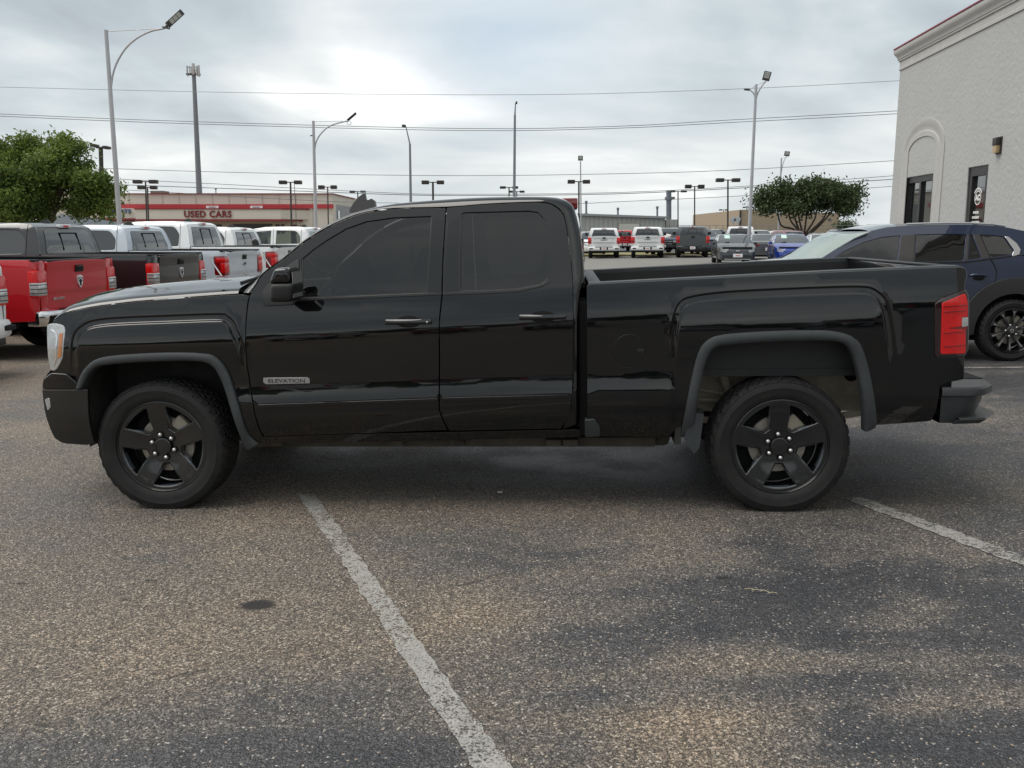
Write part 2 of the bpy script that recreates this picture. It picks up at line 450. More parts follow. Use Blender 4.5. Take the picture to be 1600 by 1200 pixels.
def ins_low(x, z):
    zc = interp(ZCn, x)
    b, m, band = blister(x, z) if (x < 1.0 or x > 2.6) and z < 1.35 else (0, 0, 0)
    if x > 2.6 and m > 0: zc = zc*(1-m)+interp(ZC2, x)*m
    e = z-zc
    y = .018+.145*sp(e+.012, .016)+.16*max(0, e)**2 + .022*min(0, e)
    w = sst(.42, .52, x)*(1-sst(3.0, 3.06, x))
    zm = interp(ZM, x)
    if w > 0:
        s_ = z-zm
        q_s = max(0, min(1, (s_-.02)/.105)); y += w*(.105*(.145*q_s-.045*q_s*q_s) - .0105)
    t = zm-.02-z
    if t > 0: y += 1.1*t*t
    y -= b
    if x < -.46:
        q = min((-.46-x)/.58, .975); y += .34*(1-math.sqrt(1-q*q))
    if x > 4.56:
        q = min((x-4.56)/.20, .97); y += .055*(1-math.sqrt(1-q*q))
    return y
def ins(x, z):
    y = ins_low(x, z)
    if .25 < x < 3.2: y += .20*sp(z-interp(ZB, x), .008)
    return y
def tf(pts, f=None): return [tr(u, v, None, f or ins) for u, v in pts]
def PS(f=None, off=0.0):
    f = f or ins
    return lambda a, b: (a, -HW+f(a, b)+off, b)
def mirror(o, parent=None):                # the same part on the far side
    c = o.copy(); COL.objects.link(c); c.parent = parent or o.parent; c.scale = (1, -1, 1)
    for ch in o.children:
        g = ch.copy(); COL.objects.link(g); g.parent = c
    return c
OFFS = (-.014, -.008, -.004, .0, .004, .008, .032, .036, .040, .044, .050)
FLINES = [offset_line(C1F, d) for d in OFFS]+[offset_line(C1R, d) for d in OFFS]
CLINES = [[(x, z+d) for x, z in ZCn] for d in (-.06, -.045, -.03, -.02, -.01, .0, .01, .022, .036)]+[[(x, z+d) for x, z in ZC2] for d in (-.012, -.004, .004, .012)]
CLINES += [[(x, z+d) for x, z in ZM] for d in (.010, .016, .024, .030, .115, .121, .129, .135)]
CLINES += [[(x, z+d) for x, z in ZB] for d in (-.012, -.004, .004, .012)]
def mpanel(name, outline, mt, off=0.0, holes=(), step=.03, fold=.02, rad=.0025, f=None, parent=None, mir=True, lines=()):
    o = panel(name, outline, PS(f, off), mt, parent or truck, holes, step, fold, rad, lines=lines)
    if mir and parent is None: mirror(o)
    return o
# --- silhouettes shared by several parts
SEAM = [(394, 458), (402, 441), (413, 426), (445, 402.6), (477, 376.5), (508.7, 356.8), (540.6, 341.5), (572.5, 331.4), (615, 325.5), (697.5, 323.5), (764, 318.5), (830, 315.7), (850, 316.3), (864, 320), (876.7, 330), (883, 344), (889, 381.7), (893.3, 423), (895.4, 467), (895.8, 540), (894.5, 597), (891, 639), (884.5, 655), (879, 671)]
SIL = [(373, 458), (390, 443.5), (400, 434.5), (430, 409.5), (462, 380), (500, 353.5), (534, 336.5), (567, 325.5), (612, 316.5), (697, 309.5), (762, 306.3), (830, 305.5), (860, 306.5), (876, 309), (889, 315), (898, 327), (907, 365), (912, 410), (913, 440), (906.5, 462), (906, 540), (906, 597), (906, 639), (906, 660), (906, 676)]
def ins_cab(x, z): # with the rounding towards roof and rear corner
    y = ins(x, z); d = 9
    for (ax, az), (bx, bz) in zip(SILX, SILX[1:]):
        dx, dz = bx-ax, bz-az; L = dx*dx+dz*dz; t = max(0, min(1, ((x-ax)*dx+(z-az)*dz)/L))
        d = min(d, math.hypot(x-ax-dx*t, z-az-dz*t))
    if d < .055:
        q = min(1-d/.055, .97); y += .045*(1-math.sqrt(1-q*q))
    return y
SILX = [tr(u, v, .10+.10*sst(420, 330, v) if v < 420 else .06) for u, v in SIL]
seamx = tf([(u-1 if u < 600 else u+.6, v-.8) for u, v in SEAM])
seamc, silx = cat(seamx, 3), cat(SILX[:24], 3)
def ins_cab(x, z): return ins(x, z)+.05
m = MB(); TT = [0, .2, .4, .55, .68, .78, .86, .92, .96, .985, 1.0]
m.v += []
for p, q in zip(seamc, silx):
    m.v.append((p[0], -HW+ins(*p)+.03, p[1]))
    for t in TT:
        x, z = p[0]+(q[0]-p[0])*t, p[1]+(q[1]-p[1])*t
        m.v.append((x, -HW+ins(x, z)+.052*(1-math.sqrt(1-(.999*t)**2)), z))
k = len(TT)+1
for i in range(len(seamc)-1):
    for j in range(k-1): a = i*k+j; m.f.append((a, a+1, a+k+1, a+k))
mirror(m.build('cab_frame', BLACK, truck, 50))
# --- doors
dfront = [(391, 462)]+[(u+1, v+1) for u, v in SEAM[1:9]]+[(696, 325), (690.4, 406.7), (689, 463), (685.2, 500), (684.8, 640), (690, 655), (698.5, 671.5)]
fd_bot = [(560, 677), (413, 681.5), (407.5, 672.5), (400, 650), (392.5, 605), (387, 570), (385, 540), (385.4, 500), (388.5, 474)]
win_f = rpoly([(469.5, 466.2), (470.5, 405), (487.5, 390.5), (508.7, 375.6), (540.6, 356.6), (572.5, 345.4), (615, 339.3), (674.5, 337, 3), (672, 396), (667.5, 457.8)], 0)
TOPc = cat(dfront[0:9], 2)
od = tf(TOPc+dfront[9:]+fd_bot)
def frame_hole(px, g=0.0): return tf(px)
fdoor = mpanel('front_door', od, BLACK, holes=[tf(win_f)], step=.035, mir=False, lines=CLINES)
drear = [(698.8, 325)]+[(u-.5, v+1) for u, v in SEAM[10:23]]+[(876.5, 669.5), (702.5, 672.8), (693, 655), (687.6, 640), (688, 500), (692, 463), (693.2, 406.7)]
win_r = rpoly([(718.5, 454.8), (720.5, 331.5, 5), (826, 328.7), (841, 331), (850.8, 341), (855, 363), (856.5, 437, 6), (843, 444.8), (806, 451.6), (760, 453.8)], 0)
rdoor = mpanel('rear_door', tf(cat(drear[:15], 2)+drear[15:]), BLACK, holes=[tf(win_r)], step=.035, mir=False, lines=CLINES)
def grow(px, g):
    c = (sum(p[0] for p in px)/len(px), sum(p[1] for p in px)/len(px))
    return [(c[0]+(u-c[0])*(1+g), c[1]+(v-c[1])*(1+g)) for u, v in px]
for d_, w_ in ((fdoor, win_f), (rdoor, win_r)):
    g_ = mpanel('window', tf(grow(w_, .02)), GLASS_T, .008, step=.06, fold=0, parent=d_)
    # black seal round the glass
    ou = tf(grow(w_, .012)); inn = tf(grow(w_, -.02))
    s_ = mpanel('window_seal', ou, DARKP, .004, holes=[inn], step=.05, fold=0, parent=d_)
# belt line strips and B pillar appliques
for d_, px in ((fdoor, [(459, 466.5), (571, 462.3), (690, 457.2), (690, 460.3), (571, 465.5), (459, 470)]), (rdoor, [(693, 457), (758, 455), (806, 452.8), (843, 446), (857, 439.5), (860, 440), (845, 448), (808, 456.3), (758, 458.6), (693, 460.5)])):
    mpanel('belt_strip', tf(px), DARKP, -.004, step=.04, fold=.01, parent=d_)
mpanel('pillar_trim', tf([(674.8, 341), (686, 341), (691.5, 345), (688, 455.5), (669, 456.5), (672.3, 396)]), mat('gloss_black', (.008, .009, .01), .16), -.0012, step=.05, fold=.003, rad=.001, parent=fdoor)
mpanel('pillar_trim', tf([(700, 345), (717, 341), (715.5, 454), (694.5, 455)]), MATS['gloss_black'], -.0012, step=.05, fold=.003, rad=.001, parent=rdoor)
# lower mouldings
for d_, px in ((fdoor, [(404, 632.5), (684.5, 622.8), (684.5, 627.2), (404, 637)]), (rdoor, [(691, 621.8), (888, 616.8), (888.5, 621.4), (691, 626.6)])):
    mpanel('side_moulding', tf(rpoly(px, 1.2)), BLACK, -.009, step=.04, fold=.012, rad=.003, parent=d_)
# door handles: dished cup, bar, lock
def handle(d_, u0, u1, vm):
    x0, z0 = tr(u0, vm, .02); x1, z1 = tr(u1, vm-(u1-u0)*.006, .02)
    L = x1-x0; zc = (z0+z1)/2; xm = (x0+x1)/2
    cup = [(xm-.07+.14*.5+.075*math.cos(a)*1.0-.0, zc+.034*math.sin(a)) for a in [2*math.pi*k/20 for k in range(20)]]
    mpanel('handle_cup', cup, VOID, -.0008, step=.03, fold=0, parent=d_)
    bar = rpoly([(x0, zc-.015), (x1, zc-.013), (x1, zc+.017), (x0, zc+.015)], .011)
    def Pb(a, b):
        s = (a-x0)/L; bow = .016+.022*math.sin(math.pi*max(0, min(1, s)))**.7; q = (b-zc)/.017
        return (a, -HW+ins(a, b)-bow*(1-.35*q*q), b)
    h = panel('handle', bar, Pb, BLACK, d_, (), .008, .018, .003)
    return x1, zc
for d_, a in ((fdoor, (602, 674.5, 503)), (rdoor, (811, 885, 495.6))):
    x1, zc = handle(d_, *a)
    if d_ is fdoor:
        m = MB(); m.lathe([(.0, -.006), (.006, -.005), (.0075, .0)], (x1-.022, -HW+ins(x1, zc)-.029, zc), n=14); m.build('door_lock', CHROME, d_)
# badge with its word
bx = tf([(412, 590.5), (480, 589.5), (484, 592), (484, 598.5), (416, 600), (412, 597)])
bd = mpanel('badge', bx, mat('badge_silver', (.42, .42, .43), .3, .7), -.004, step=.03, fold=.004, rad=.001, parent=fdoor)
bc = ((bx[0][0]+bx[2][0])/2, (bx[0][1]+bx[4][1])/2)
text_obj('badge_word', 'ELEVATION', .030, mat('badge_dark', (.04, .04, .045), .4), basis((bc[0], -HW+ins(*bc)-.0050, bc[1]-.0005), (1, 0, -.012), (0, 0, 1)), bd, extrude=.0006, sx=1.42, offset=.0005)
# sail panel and mirror
mpanel('mirror_base', tf(rpoly([(410.5, 469), (411.5, 455.7, 4), (434.4, 426.5), (466.8, 404.5, 3), (467.6, 467, 2), (458, 475.3, 3), (413, 477.5, 4)], 0)), DARKP, -.007, step=.04, fold=.012, rad=.003, parent=fdoor)
cxm, czm = tr(447, 444, -.14); m = MB()
def mirror_pod(z0, z1, w0, w1, y0, y1, r=.03):
    bm = bmesh.new(); bmesh.ops.create_cube(bm, size=1)
    for v in bm.verts:
        up = v.co.z > 0; w = w1 if up else w0
        v.co = Vector((cxm+v.co.x*w+(.012 if up else -.004), (y0+y1)/2+v.co.y*(y1-y0), z1 if up else z0))
    bmesh.ops.bevel(bm, geom=bm.edges[:], offset=r, segments=4, affect='EDGES', profile=.55)
    bm.verts.index_update(); k = MB(); k.add([v.co for v in bm.verts], [[v.index for v in f.verts] for f in bm.faces]); bm.free(); return k
pod = mirror_pod(czm-.092, czm+.012, .125, .130, -HW-.255, -HW-.035, .028).build('mirror', TRIM if False else DARKP, fdoor, 40)
mirror_pod(czm+.006, czm+.093, .128, .085, -HW-.25, -HW-.04, .028).build('mirror_cap', BLACK, pod, 40)
m = MB(); m.prism([(cxm-.04, czm-.085), (cxm+.05, czm-.085), (cxm+.055, czm-.05), (cxm-.035, czm-.05)], lambda a, b, d: (a, d, b), -HW-.06, -HW+.04); m.build('mirror_arm', DARKP, pod)
m = MB(); m.box(cxm+.064, cxm+.0665, -HW-.23, -HW-.06, czm-.07, czm+.07); m.build('mirror_glass', CHROME, pod)
mirror(fdoor); mirror(rdoor)
# rocker below the doors
mpanel('rocker_panel', tf([(409.5, 683.5), (560, 679), (906, 672), (906, 683), (700, 688), (404, 693.5)]), BLACK, .004, step=.03, fold=.05)
# --- front wing
ARCH_F_OUT = [(121, 606), (125.7, 590.7), (134.5, 575), (148.5, 562.7), (169.5, 556.5), (208, 553), (267.5, 550.5), (320, 552), (337.5, 557.5), (351.5, 571.5), (362, 592.5), (372.5, 627.5), (381, 659), (390, 680), (404, 692)]
ARCH_F_IN = [(130.3, 605.8), (139.8, 587), (148.5, 576.5), (162.5, 570.8), (215, 566), (278, 563.8), (313, 564.5), (330.5, 569.8), (341, 582), (351.5, 606.5), (362, 641.5), (372.5, 669.5), (384.8, 697.5), (390, 702.7)]
wing = [(84.5, 501.5), (95, 493.5), (110, 487.5), (145, 480.5), (180, 475.8), (215, 471.8), (285, 466.3), (344, 462), (376, 460.5), (388.5, 462), (386, 474), (383.2, 500), (382.8, 540), (384.6, 570), (390, 605), (397.6, 650), (405, 673), (410.5, 683), (403, 692)]
aof = cat(ARCH_F_OUT, 3)
hl = [(75.8, 508), (87, 506.5), (98.3, 509.3), (101, 516), (98.8, 536.7), (97, 558.3), (88.6, 575), (80, 577.5), (75.5, 556), (74, 516)]
wing_o = tf(cat(wing[:9], 2))+tf(wing[9:])+tf([(u, v) for u, v in reversed(aof)][1:])+tf([(121, 600), (119, 588), (104, 585), (92, 583), (84, 580), (89, 576.5), (98, 559.5), (100, 537), (102.3, 516), (99.3, 508), (87, 505), (80, 505.5)])
mpanel('front_wing', wing_o, BLACK, step=.03, lines=CLINES[:9]+FLINES)
# headlight: housing, main lens with amber strip
hln = mpanel('headlight', tf(cat(hl, 2, True)), CLEARL, -.002, step=.02, fold=.03, rad=.006, mir=False)
mpanel('amber_strip', tf(rpoly([(92.5, 522), (98.6, 520, 1), (96.2, 557), (90.5, 560), (92.3, 540)], 1)), AMBER, -.0045, step=.02, fold=.002, rad=.001, parent=hln)
mpanel('lamp_bezel', tf([(80, 514), (88.5, 519), (90.5, 527), (88.8, 562), (84.5, 572), (83.6, 572), (86.8, 561), (88, 528), (86.5, 521), (79, 516)]), CHROME, -.0045, step=.02, fold=.002, rad=.001, parent=hln)
mirror(hln)
# front bumper
def ins_b(x, z): return ins_low(x, z)-.018
mpanel('bumper_cap', tf(rpoly([(66.5, 606.5), (67.5, 594, 3), (80, 584.5, 4), (103, 586, 4), (119, 600, 3), (119.5, 606.8)], 0), ins_b), BLACK, step=.02, f=ins_b, rad=.008)
fb = mpanel('front_bumper', tf(rpoly([(66, 609.8), (135.5, 609.5), (137, 650), (146.5, 693, 2), (134, 695), (97, 692.5, 8), (85, 684), (75, 660), (69.5, 640)], 0), ins_b), mat('satin_black', (.009, .0095, .01), .22, coat=.6, coat_rough=.1), step=.02, f=ins_b, rad=.006, mir=False)
mpanel('fog_lamp', tf(rpoly([(70.5, 624), (77, 622), (79, 636), (74.5, 641)], 1.5), ins_b), CLEARL, -.003, step=.02, fold=.002, f=ins_b, parent=fb)
mirror(fb)
# fascia and grille between the two sides
FE = [(78.5, 495), (73.5, 512), (74, 553), (80, 577), (68, 592), (66.3, 609), (69.5, 640), (75, 660), (85, 684), (98, 691.5)]
fe = [tr(u, v, .30) for u, v in FE]
def loft(name, edge, mt, yi, bow=.06, crown=0.0, n=16, parent=None, smooth=35, pw=2):
    m = MB(); k = len(edge)
    for i, e in enumerate(edge):
        yy = HW-(yi(e[0], e[1]) if callable(yi) else yi)
        b = bow[i] if hasattr(bow, '__len__') else bow; c_ = crown[i] if hasattr(crown, '__len__') else crown
        for j in range(n+1):
            s = -1+2*j/n; q = 1-abs(s)**pw
            m.v.append((e[0]-b*q, yy*s, e[1]+c_*q))
    for i in range(k-1):
        for j in range(n): a = i*(n+1)+j; m.f.append((a, a+1, a+n+2, a+n+1))
    return m.build(name, mt, parent or truck, smooth)
loft('grille', fe, DARKP, .30, .07)
m = MB()
for k in range(7): m.box(fe[1][0]-.085, fe[1][0]-.05, -.52, .52, .72+k*.052, .745+k*.052)
m.build('grille_bars', BLACK, truck)
# hood
HS = [(84, 499.5), (95, 491.5), (110, 485.8), (145, 478.6), (180, 474), (215, 470), (285, 464.5), (344, 460.2), (372, 458.5)]
hs = tf(cat(HS, 3))
def hood():
    m = MB(); SS = [-1, -.995, -.985, -.97, -.955, -.94, -.92, -.9, -.86, -.8, -.72, -.64, -.56, -.48, -.36, -.2, 0]; SS = SS+[-q for q in SS[-2::-1]]; n = len(SS)-1
    for i, (x, z) in enumerate(hs):
        t = i/(len(hs)-1); yy = HW-ins(x, z)-.002
        lift = .030+.012*math.sin(math.pi*t)
        for j in range(n+1):
            s = SS[j]; a = abs(s)
            rise = .030*(1-a**34) + .040*(1-sst(.5, 1.0, a)) + .006*(1-sst(.5, .56, a))
            m.v.append((x-.10*(1-a*a)*(1-t) - .02*(1-a**6), yy*s, z+rise*min(1, .35+t*3)))
    for i in range(len(hs)-1):
        for j in range(n): a = i*(n+1)+j; m.f.append((a, a+1, a+n+2, a+n+1))
    return m.build('hood', BLACK, truck, 60)
hood()
# cowl, wipers, windscreen, roof
cow = [tr(344, 458, .12), tr(352, 452, .14), tr(373, 456, .12)]
loft('cowl', cow, DARKP, .10, -.02, .02)
wsE = silx[:22]
SILins = lambda x, z: ins_cab(x, z)
nW = len(wsE)
loft('windscreen', wsE, GLASS_C, lambda x, z: ins_cab(x, z)+.004, [.20-.14*i/(nW-1) for i in range(nW)], .01, 20)
m = MB()
for y0 in (-.72, -.02):
    p0 = Vector((cow[1][0]+.04, y0, cow[1][1]+.03)); m.tube([p0, p0+Vector((.05, .25, .03)), p0+Vector((.07, .62, .04))], .008, 6)
m.build('wiper', DARKP, truck)
roofE = silx[21:46]
loft('roof', roofE, BLACK, lambda x, z: ins_cab(x, z), 0.0, .012, 20, pw=4)
# antenna fin at the front of the roof
fx, fz = tr(566, 318, 1.0)
m = MB(); A_ = [(-.085, -.035), (-.06, .005), (-.03, .045), (.005, .068), (.022, .074), (.027, .028), (.045, .028), (.062, .036), (.085, .020), (.088, .0)]
ro = [tr(545+(u+.085)*230, 0, 1.0) for u, v in []]
m.prism([(fx+a, fz+b-.005) for a, b in A_]+[(fx+.088, fz-.03), (fx-.085, fz-.06)], lambda a, b, d: (a, d*(1.0-.75*max(0, min(1, (b-fz+.03)/.11))), b), -.03, .03)
m.build('roof_antenna', mat('fin_grey', (.06, .055, .055), .4), truck)
# rear wall of the cab with its window, third brake lamp
rwE = silx[45:62]
def rear_wall():
    edge = [(x+.0, z) for x, z in rwE]
    loft('cab_rear_wall', edge, BLACK, lambda x, z: ins_cab(x, z), -.02, 0, 12)
    m = MB(); top = edge[2]; bot = edge[-2]
    zt, zb = top[1]-.08, 1.32
    xt, xb = top[0]+.028, edge[-1][0]+.026
    m.prism([(-.62, zb), (.62, zb), (.56, zt), (-.56, zt)], lambda a, b, d: (xb+(xt-xb)*(b-zb)/(zt-zb)+d, a, b), 0, .006); m.build('rear_window', GLASS_D, truck)
    tx, tz = tr(900, 317, .75)
    m = MB(); m.bbox(tx-.09, tx+.012, -.17, .17, tz-.035, tz+.035, .01); m.build('brake_lamp', REDD, truck)
rear_wall()
# --- bed
ARCH_R_OUT = [(1062.7, 682.5), (1071, 638.6), (1079.6, 593), (1089.6, 553.6), (1099.5, 536.6), (1116.5, 525.5), (1144.8, 521), (1210, 517), (1283.6, 516), (1317.5, 520.5), (1334.5, 528.5), (1346, 543), (1357, 579), (1364, 616), (1368, 650), (1368.5, 664)]
ARCH_R_IN = [(1085, 678), (1089.6, 627), (1098, 584.8), (1106.5, 556.5), (1116.5, 544.5), (1133.5, 539.5), (1210, 533.8), (1283.6, 532.4), (1312, 535), (1326, 545), (1334.5, 565), (1343, 599), (1348.7, 638.6), (1348.7, 672.6)]
aor = cat(ARCH_R_OUT, 3)
BT = [(917.5, 447), (919.5, 445.2), (1000, 441), (1100, 436), (1300, 426), (1440, 420), (1500, 418)]
bed = tf(BT)+tf([(1508.5, 420.5), (1510.5, 430), (1507, 443), (1506.5, 452.5)])+tf([(1473, 464), (1462, 471.5), (1460.2, 480), (1460, 558.5), (1506.5, 557.5), (1505.5, 592), (1478, 597), (1468, 604), (1463, 640), (1454, 657.5), (1369, 664)])+tf(list(reversed(aor))[1:])+tf([(985, 682.5), (918, 681)])
fdoor_c = tr(983, 547.5, .02)
fo = [(fdoor_c[0]+.0965*math.cos(a), fdoor_c[1]+.0965*math.sin(a)) for a in [2*math.pi*k/36 for k in range(36)]]
bs = mpanel('bed_side', bed, BLACK, holes=[fo], step=.03, f=ins_low, fold=.03, lines=CLINES[:13]+FLINES, rad=.0035)
fi = [(fdoor_c[0]+.0910*math.cos(a), fdoor_c[1]+.0910*math.sin(a)) for a in [2*math.pi*k/36 for k in range(36)]]
fl = mpanel('fuel_door', fi, BLACK, -.001, step=.03, f=ins_low, fold=.02, parent=truck, rad=.004)
hx, hz_ = tr(1000, 548, .02)
m = MB(); m.bbox(hx-.015, hx+.024, -HW+ins_low(hx, hz_)-.006, -HW+ins_low(hx, hz_)+.01, hz_-.014, hz_+.012, .004); m.build('fuel_door_hinge', DARKP, fl)
for nm, O_, I_, st in (('arch_trim', ARCH_F_OUT, ARCH_F_IN, 0), ('arch_trim', ARCH_R_OUT, ARCH_R_IN, 1)):
    a_, b_ = tf(cat(O_, 3), ins_low), tf(cat(I_, 3), ins_low)
    if st: a_ = a_[:-1]+[tr(1368.5, 669, .02), tr(1357, 675.4, .02)]
    m = MB(); nn = min(len(a_), len(b_))
    a_ = [a_[round(i*(len(a_)-1)/(nn-1))] for i in range(nn)]; b_ = [b_[round(i*(len(b_)-1)/(nn-1))] for i in range(nn)]
    pr = [(0, .012), (0, -.014), (.04, -.020), (.25, -.026), (.6, -.028), (.85, -.024), (.96, -.016), (1, -.006), (1, .04)]
    for p, q in zip(a_, b_):
        yb = -HW+ins_low(*p)*.6+ins_low(*q)*.4
        for t, o_ in pr: m.v.append((p[0]+(q[0]-p[0])*t, yb+o_, p[1]+(q[1]-p[1])*t))
    k = len(pr)
    for i in range(nn-1):
        for j in range(k-1): c_ = i*k+j; m.f.append((c_, c_+1, c_+k+1, c_+k))
    m.f.append(tuple(range(k))); m.f.append(tuple(range((nn-1)*k, nn*k)))
    mirror(m.build(nm, TRIM, truck, 40))
xg0, xg1 = tr(902, 560, .06)[0], tr(925, 560, .06)[0]
m = MB(); m.box(xg0, xg1, -HW+.075, -HW+.5, .45, 1.22); mirror(m.build('gap_filler', VOID, truck))
# small cover plate at the bed's front lower corner
mpanel('bed_corner_cover', tf(rpoly([(915, 657), (928, 656), (936, 668), (936.5, 681), (915.5, 682)], 1.5), ins_low), TRIM, -.012, step=.03, fold=.03, rad=.005, f=ins_low)
# tail lamps
TLH = rpoly([(1461.6, 475.5, 2), (1473, 466), (1508, 453.5, 2), (1512, 461), (1513.3, 480), (1512.3, 545), (1507.5, 555.8, 3), (1462, 556.5, 2)], 0)
tl = mpanel('tail_lamp', tf(TLH, ins_low), mat('smoked_lens', (.02, .006, .006), .1, coat=1), -.003, step=.02, fold=.03, rad=.004, f=ins_low, mir=False)
ra = mpanel('red_lens', tf(rpoly([(1472.2, 474), (1507.5, 459, 3), (1510.7, 472), (1511, 494), (1502.5, 495.5), (1501.8, 509.5), (1484, 511.5, 1), (1482.5, 514), (1507.5, 515.5), (1507.5, 551.5, 3), (1469.8, 552.5, 3)], 0), ins_low), REDL, -.008, step=.02, fold=.006, rad=.003, f=ins_low, parent=tl)
mpanel('red_lens', tf(rpoly([(1485, 512.4), (1510.8, 510.4), (1509.5, 514.6), (1485, 515)], .5), ins_low), REDD, -.007, step=.02, fold=.005, rad=.001, f=ins_low, parent=tl)
for vv in (478.5, 487, 520, 541):
    mpanel('lens_rib', tf([(1474, vv), (1509 if vv < 500 else 1506, vv-2.5), (1509 if vv < 500 else 1506, vv-1.5), (1474, vv+1)], ins_low), REDD, -.0135, step=.02, fold=.002, rad=.001, f=ins_low, parent=tl)
mpanel('reversing_lens', tf(rpoly([(1502.5, 496.5), (1511.5, 495.5), (1511.3, 509), (1502.2, 510.5)], .8), ins_low), CLEARL, -.009, step=.02, fold=.005, rad=.001, f=ins_low, parent=tl)
mirror(tl)
# rails, inner walls, floor, bulkhead, tailgate
top = tf(BT[1:])+tf([(1508, 420)])
def rail():
    m = MB(); n = len(top)
    prof = [(.012, -.004), (.018, .010), (.085, .012), (.092, .006), (.092, -.035), (.084, -.035)]
    for x, z in top:
        for a, b in prof: m.v.append((x, -HW+ins_low(x, z-.01)+a, z+b))
    k = len(prof)
    for i in range(n-1):
        for j in range(k-1): a = i*k+j; m.f.append((a, a+1, a+k+1, a+k))
    o = m.build('rail_cap', TRIM, truck, 40); mirror(o)
    m = MB()
    for x, z in top: m.v += [(x, -HW+.15, z-.02), (x, -HW+.15, .82)]
    for i in range(n-1): m.f.append((2*i, 2*i+1, 2*i+3, 2*i+2))
    m.v = [(v[0], v[1]+(-.0), v[2]) for v in m.v]
    o = m.build('bed_inner_wall', mat('bed_liner', (.016, .016, .017), .6, bump=(150, .4, .004)), truck); mirror(o)
rail()
xb0, zb0 = top[0]; xb1, zb1 = top[-1]
m = MB(); m.box(xb0+.0, xb1-.05, -HW+.14, HW-.14, .78, .82); m.build('bed_floor', MATS['bed_liner'], truck)
m = MB(); m.box(xb0+.01, xb0+.05, -HW+.10, HW-.10, .6, zb0-.004); m.bbox(xb0-.0, xb0+.075, -HW+.095, HW-.095, zb0-.03, zb0+.010, .006); m.build('bed_bulkhead', TRIM, truck)
m = MB(); m.bbox(xb1-.075, xb1-.015, -HW+.075, HW-.075, .70, zb1+.006, .012); m.box(xb1-.02, xb1+.002, -.72, .72, 1.18, 1.26); tg = m.build('tailgate', BLACK, truck)
m = MB(); m.bbox(xb1-.085, xb1-.005, -HW+.10, HW-.10, zb1+.004, zb1+.016, .004); m.build('tailgate_cap', DARKP, tg)
# rear bumper with corner steps
def bx_(u, v, i): return tr(u, v, i)
m = MB(); H_ = mat('bumper_grey', (.020, .023, .026), .38, coat=.3, coat_rough=.2, noise=(20, .6, (.034, .038, .041)), bump=(200, .1, .002))
x_in = tr(1472, 606, .02)[0]; zt_ = tr(1490, 604, .05)[1]; zl = tr(1470, 661, .03)[1]
def plan(k, xo, z, grow=0.0):
    P = [(x_in, -HW+.012), (x_in+.16, -HW+.012), (x_in+.235, -HW+.035), (x_in+.335, -HW+.16), (x_in+.385, -HW+.40), (x_in+.40, 0)]
    P = [(x+(xo if x > x_in+.01 else 0), y+grow) for x, y in P]
    P = P+[(x, -y) for x, y in reversed(P[:-1])]
    return [(x, y, z) for x, y in P]
def stack(levels):
    m = MB(); L = [plan(0, xo, z, g) for z, xo, g in levels]; n = len(L[0])
    for l in L: m.v += l
    for i in range(len(L)-1):
        for j in range(n-1): a = i*n+j; m.f.append((a, a+1, a+n+1, a+n))
    m.f.append(tuple(range(n))[::-1]); m.f.append(tuple(range((len(L)-1)*n, len(L)*n)))
    return m
rb = stack([(zl, -.10, .02), (zl+.03, -.085, .012), (zt_-.10, -.05, .012), (zt_-.055, -.045, .010), (zt_-.048, .0, .0), (zt_-.012, .0, .0), (zt_, -.012, .010)]).build('rear_bumper', H_, truck, 40)
stp = MB()
P2 = [(x_in+.10, -HW+.0), (x_in+.25, -HW+.02), (x_in+.375, -HW+.20), (x_in+.375, -HW+.55), (x_in+.1, -HW+.6)]
zs_ = tr(1540, 645, .15)[1]
for z, g in ((zl-.003, .03), (zs_-.012, 0), (zs_, .006)):
    stp.v += [(x-g, y+g*.5, z) for x, y in P2]
for i in range(2):
    for j in range(5): a = i*5+j; b = i*5+(j+1) % 5; stp.f.append((a, b, b+5, a+5))
stp.f.append((10, 11, 12, 13, 14)); stp.f.append((4, 3, 2, 1, 0))
so = stp.build('corner_step', H_, rb); mirror(so, rb)
m = MB()
for k in range(9): m.box(x_in+.20+k*.018, x_in+.209+k*.018, -.70+0*k, .70, zt_-.001, zt_+.004)
m.build('tread_ribs', DARKP, rb)
# --- wells, frame, underside
def well(I_, depth, mt, top_only=None):
    b_ = cat(tf(I_, ins_low), 3); m = MB(); n = len(b_)
    cxx = sum(p[0] for p in b_)/n; G = 1.05
    b_ = [(cxx+(x-cxx)*1.04, z+.015) for x, z in b_]
    for x, z in b_: m.v += [(x, -HW+.035, z), (x, -HW+depth, z)]
    for i in range(n-1): m.f.append((2*i, 2*i+1, 2*i+3, 2*i+2))
    return m, b_
LINER = mat('arch_liner', (.014, .014, .0135), .8, noise=(9, .9, (.045, .042, .037)), bump=(60, .5, .006))
m, bf = well([(150, 700), (143, 660), (134, 615)]+ARCH_F_IN[1:], .42, LINER); k = len(m.v)
m.f.append(tuple(2*i+1 for i in range(len(bf)))); o = m.build('wheel_liner', LINER, truck, 40); mirror(o)
m, br_ = well(ARCH_R_IN, .55, LINER)
zlip = tr(1200, 566, .25)[1]
m = MB(); n = len(br_)
up = [(x, z) for x, z in br_ if z > zlip]
for x, z in up: m.v += [(x, -HW+.035, z), (x, -HW+.30, z+.0)]
for i in range(len(up)-1): m.f.append((2*i, 2*i+1, 2*i+3, 2*i+2))
k = len(m.v); m.v += [(up[0][0], -HW+.26, zlip), (up[-1][0], -HW+.26, zlip)]
m.f.append(tuple([k]+[2*i+1 for i in range(len(up))]+[k+1]))
m.box(up[0][0]+.02, up[-1][0]-.02, -HW+.22, -HW+.262, zlip-.012, zlip+.004)
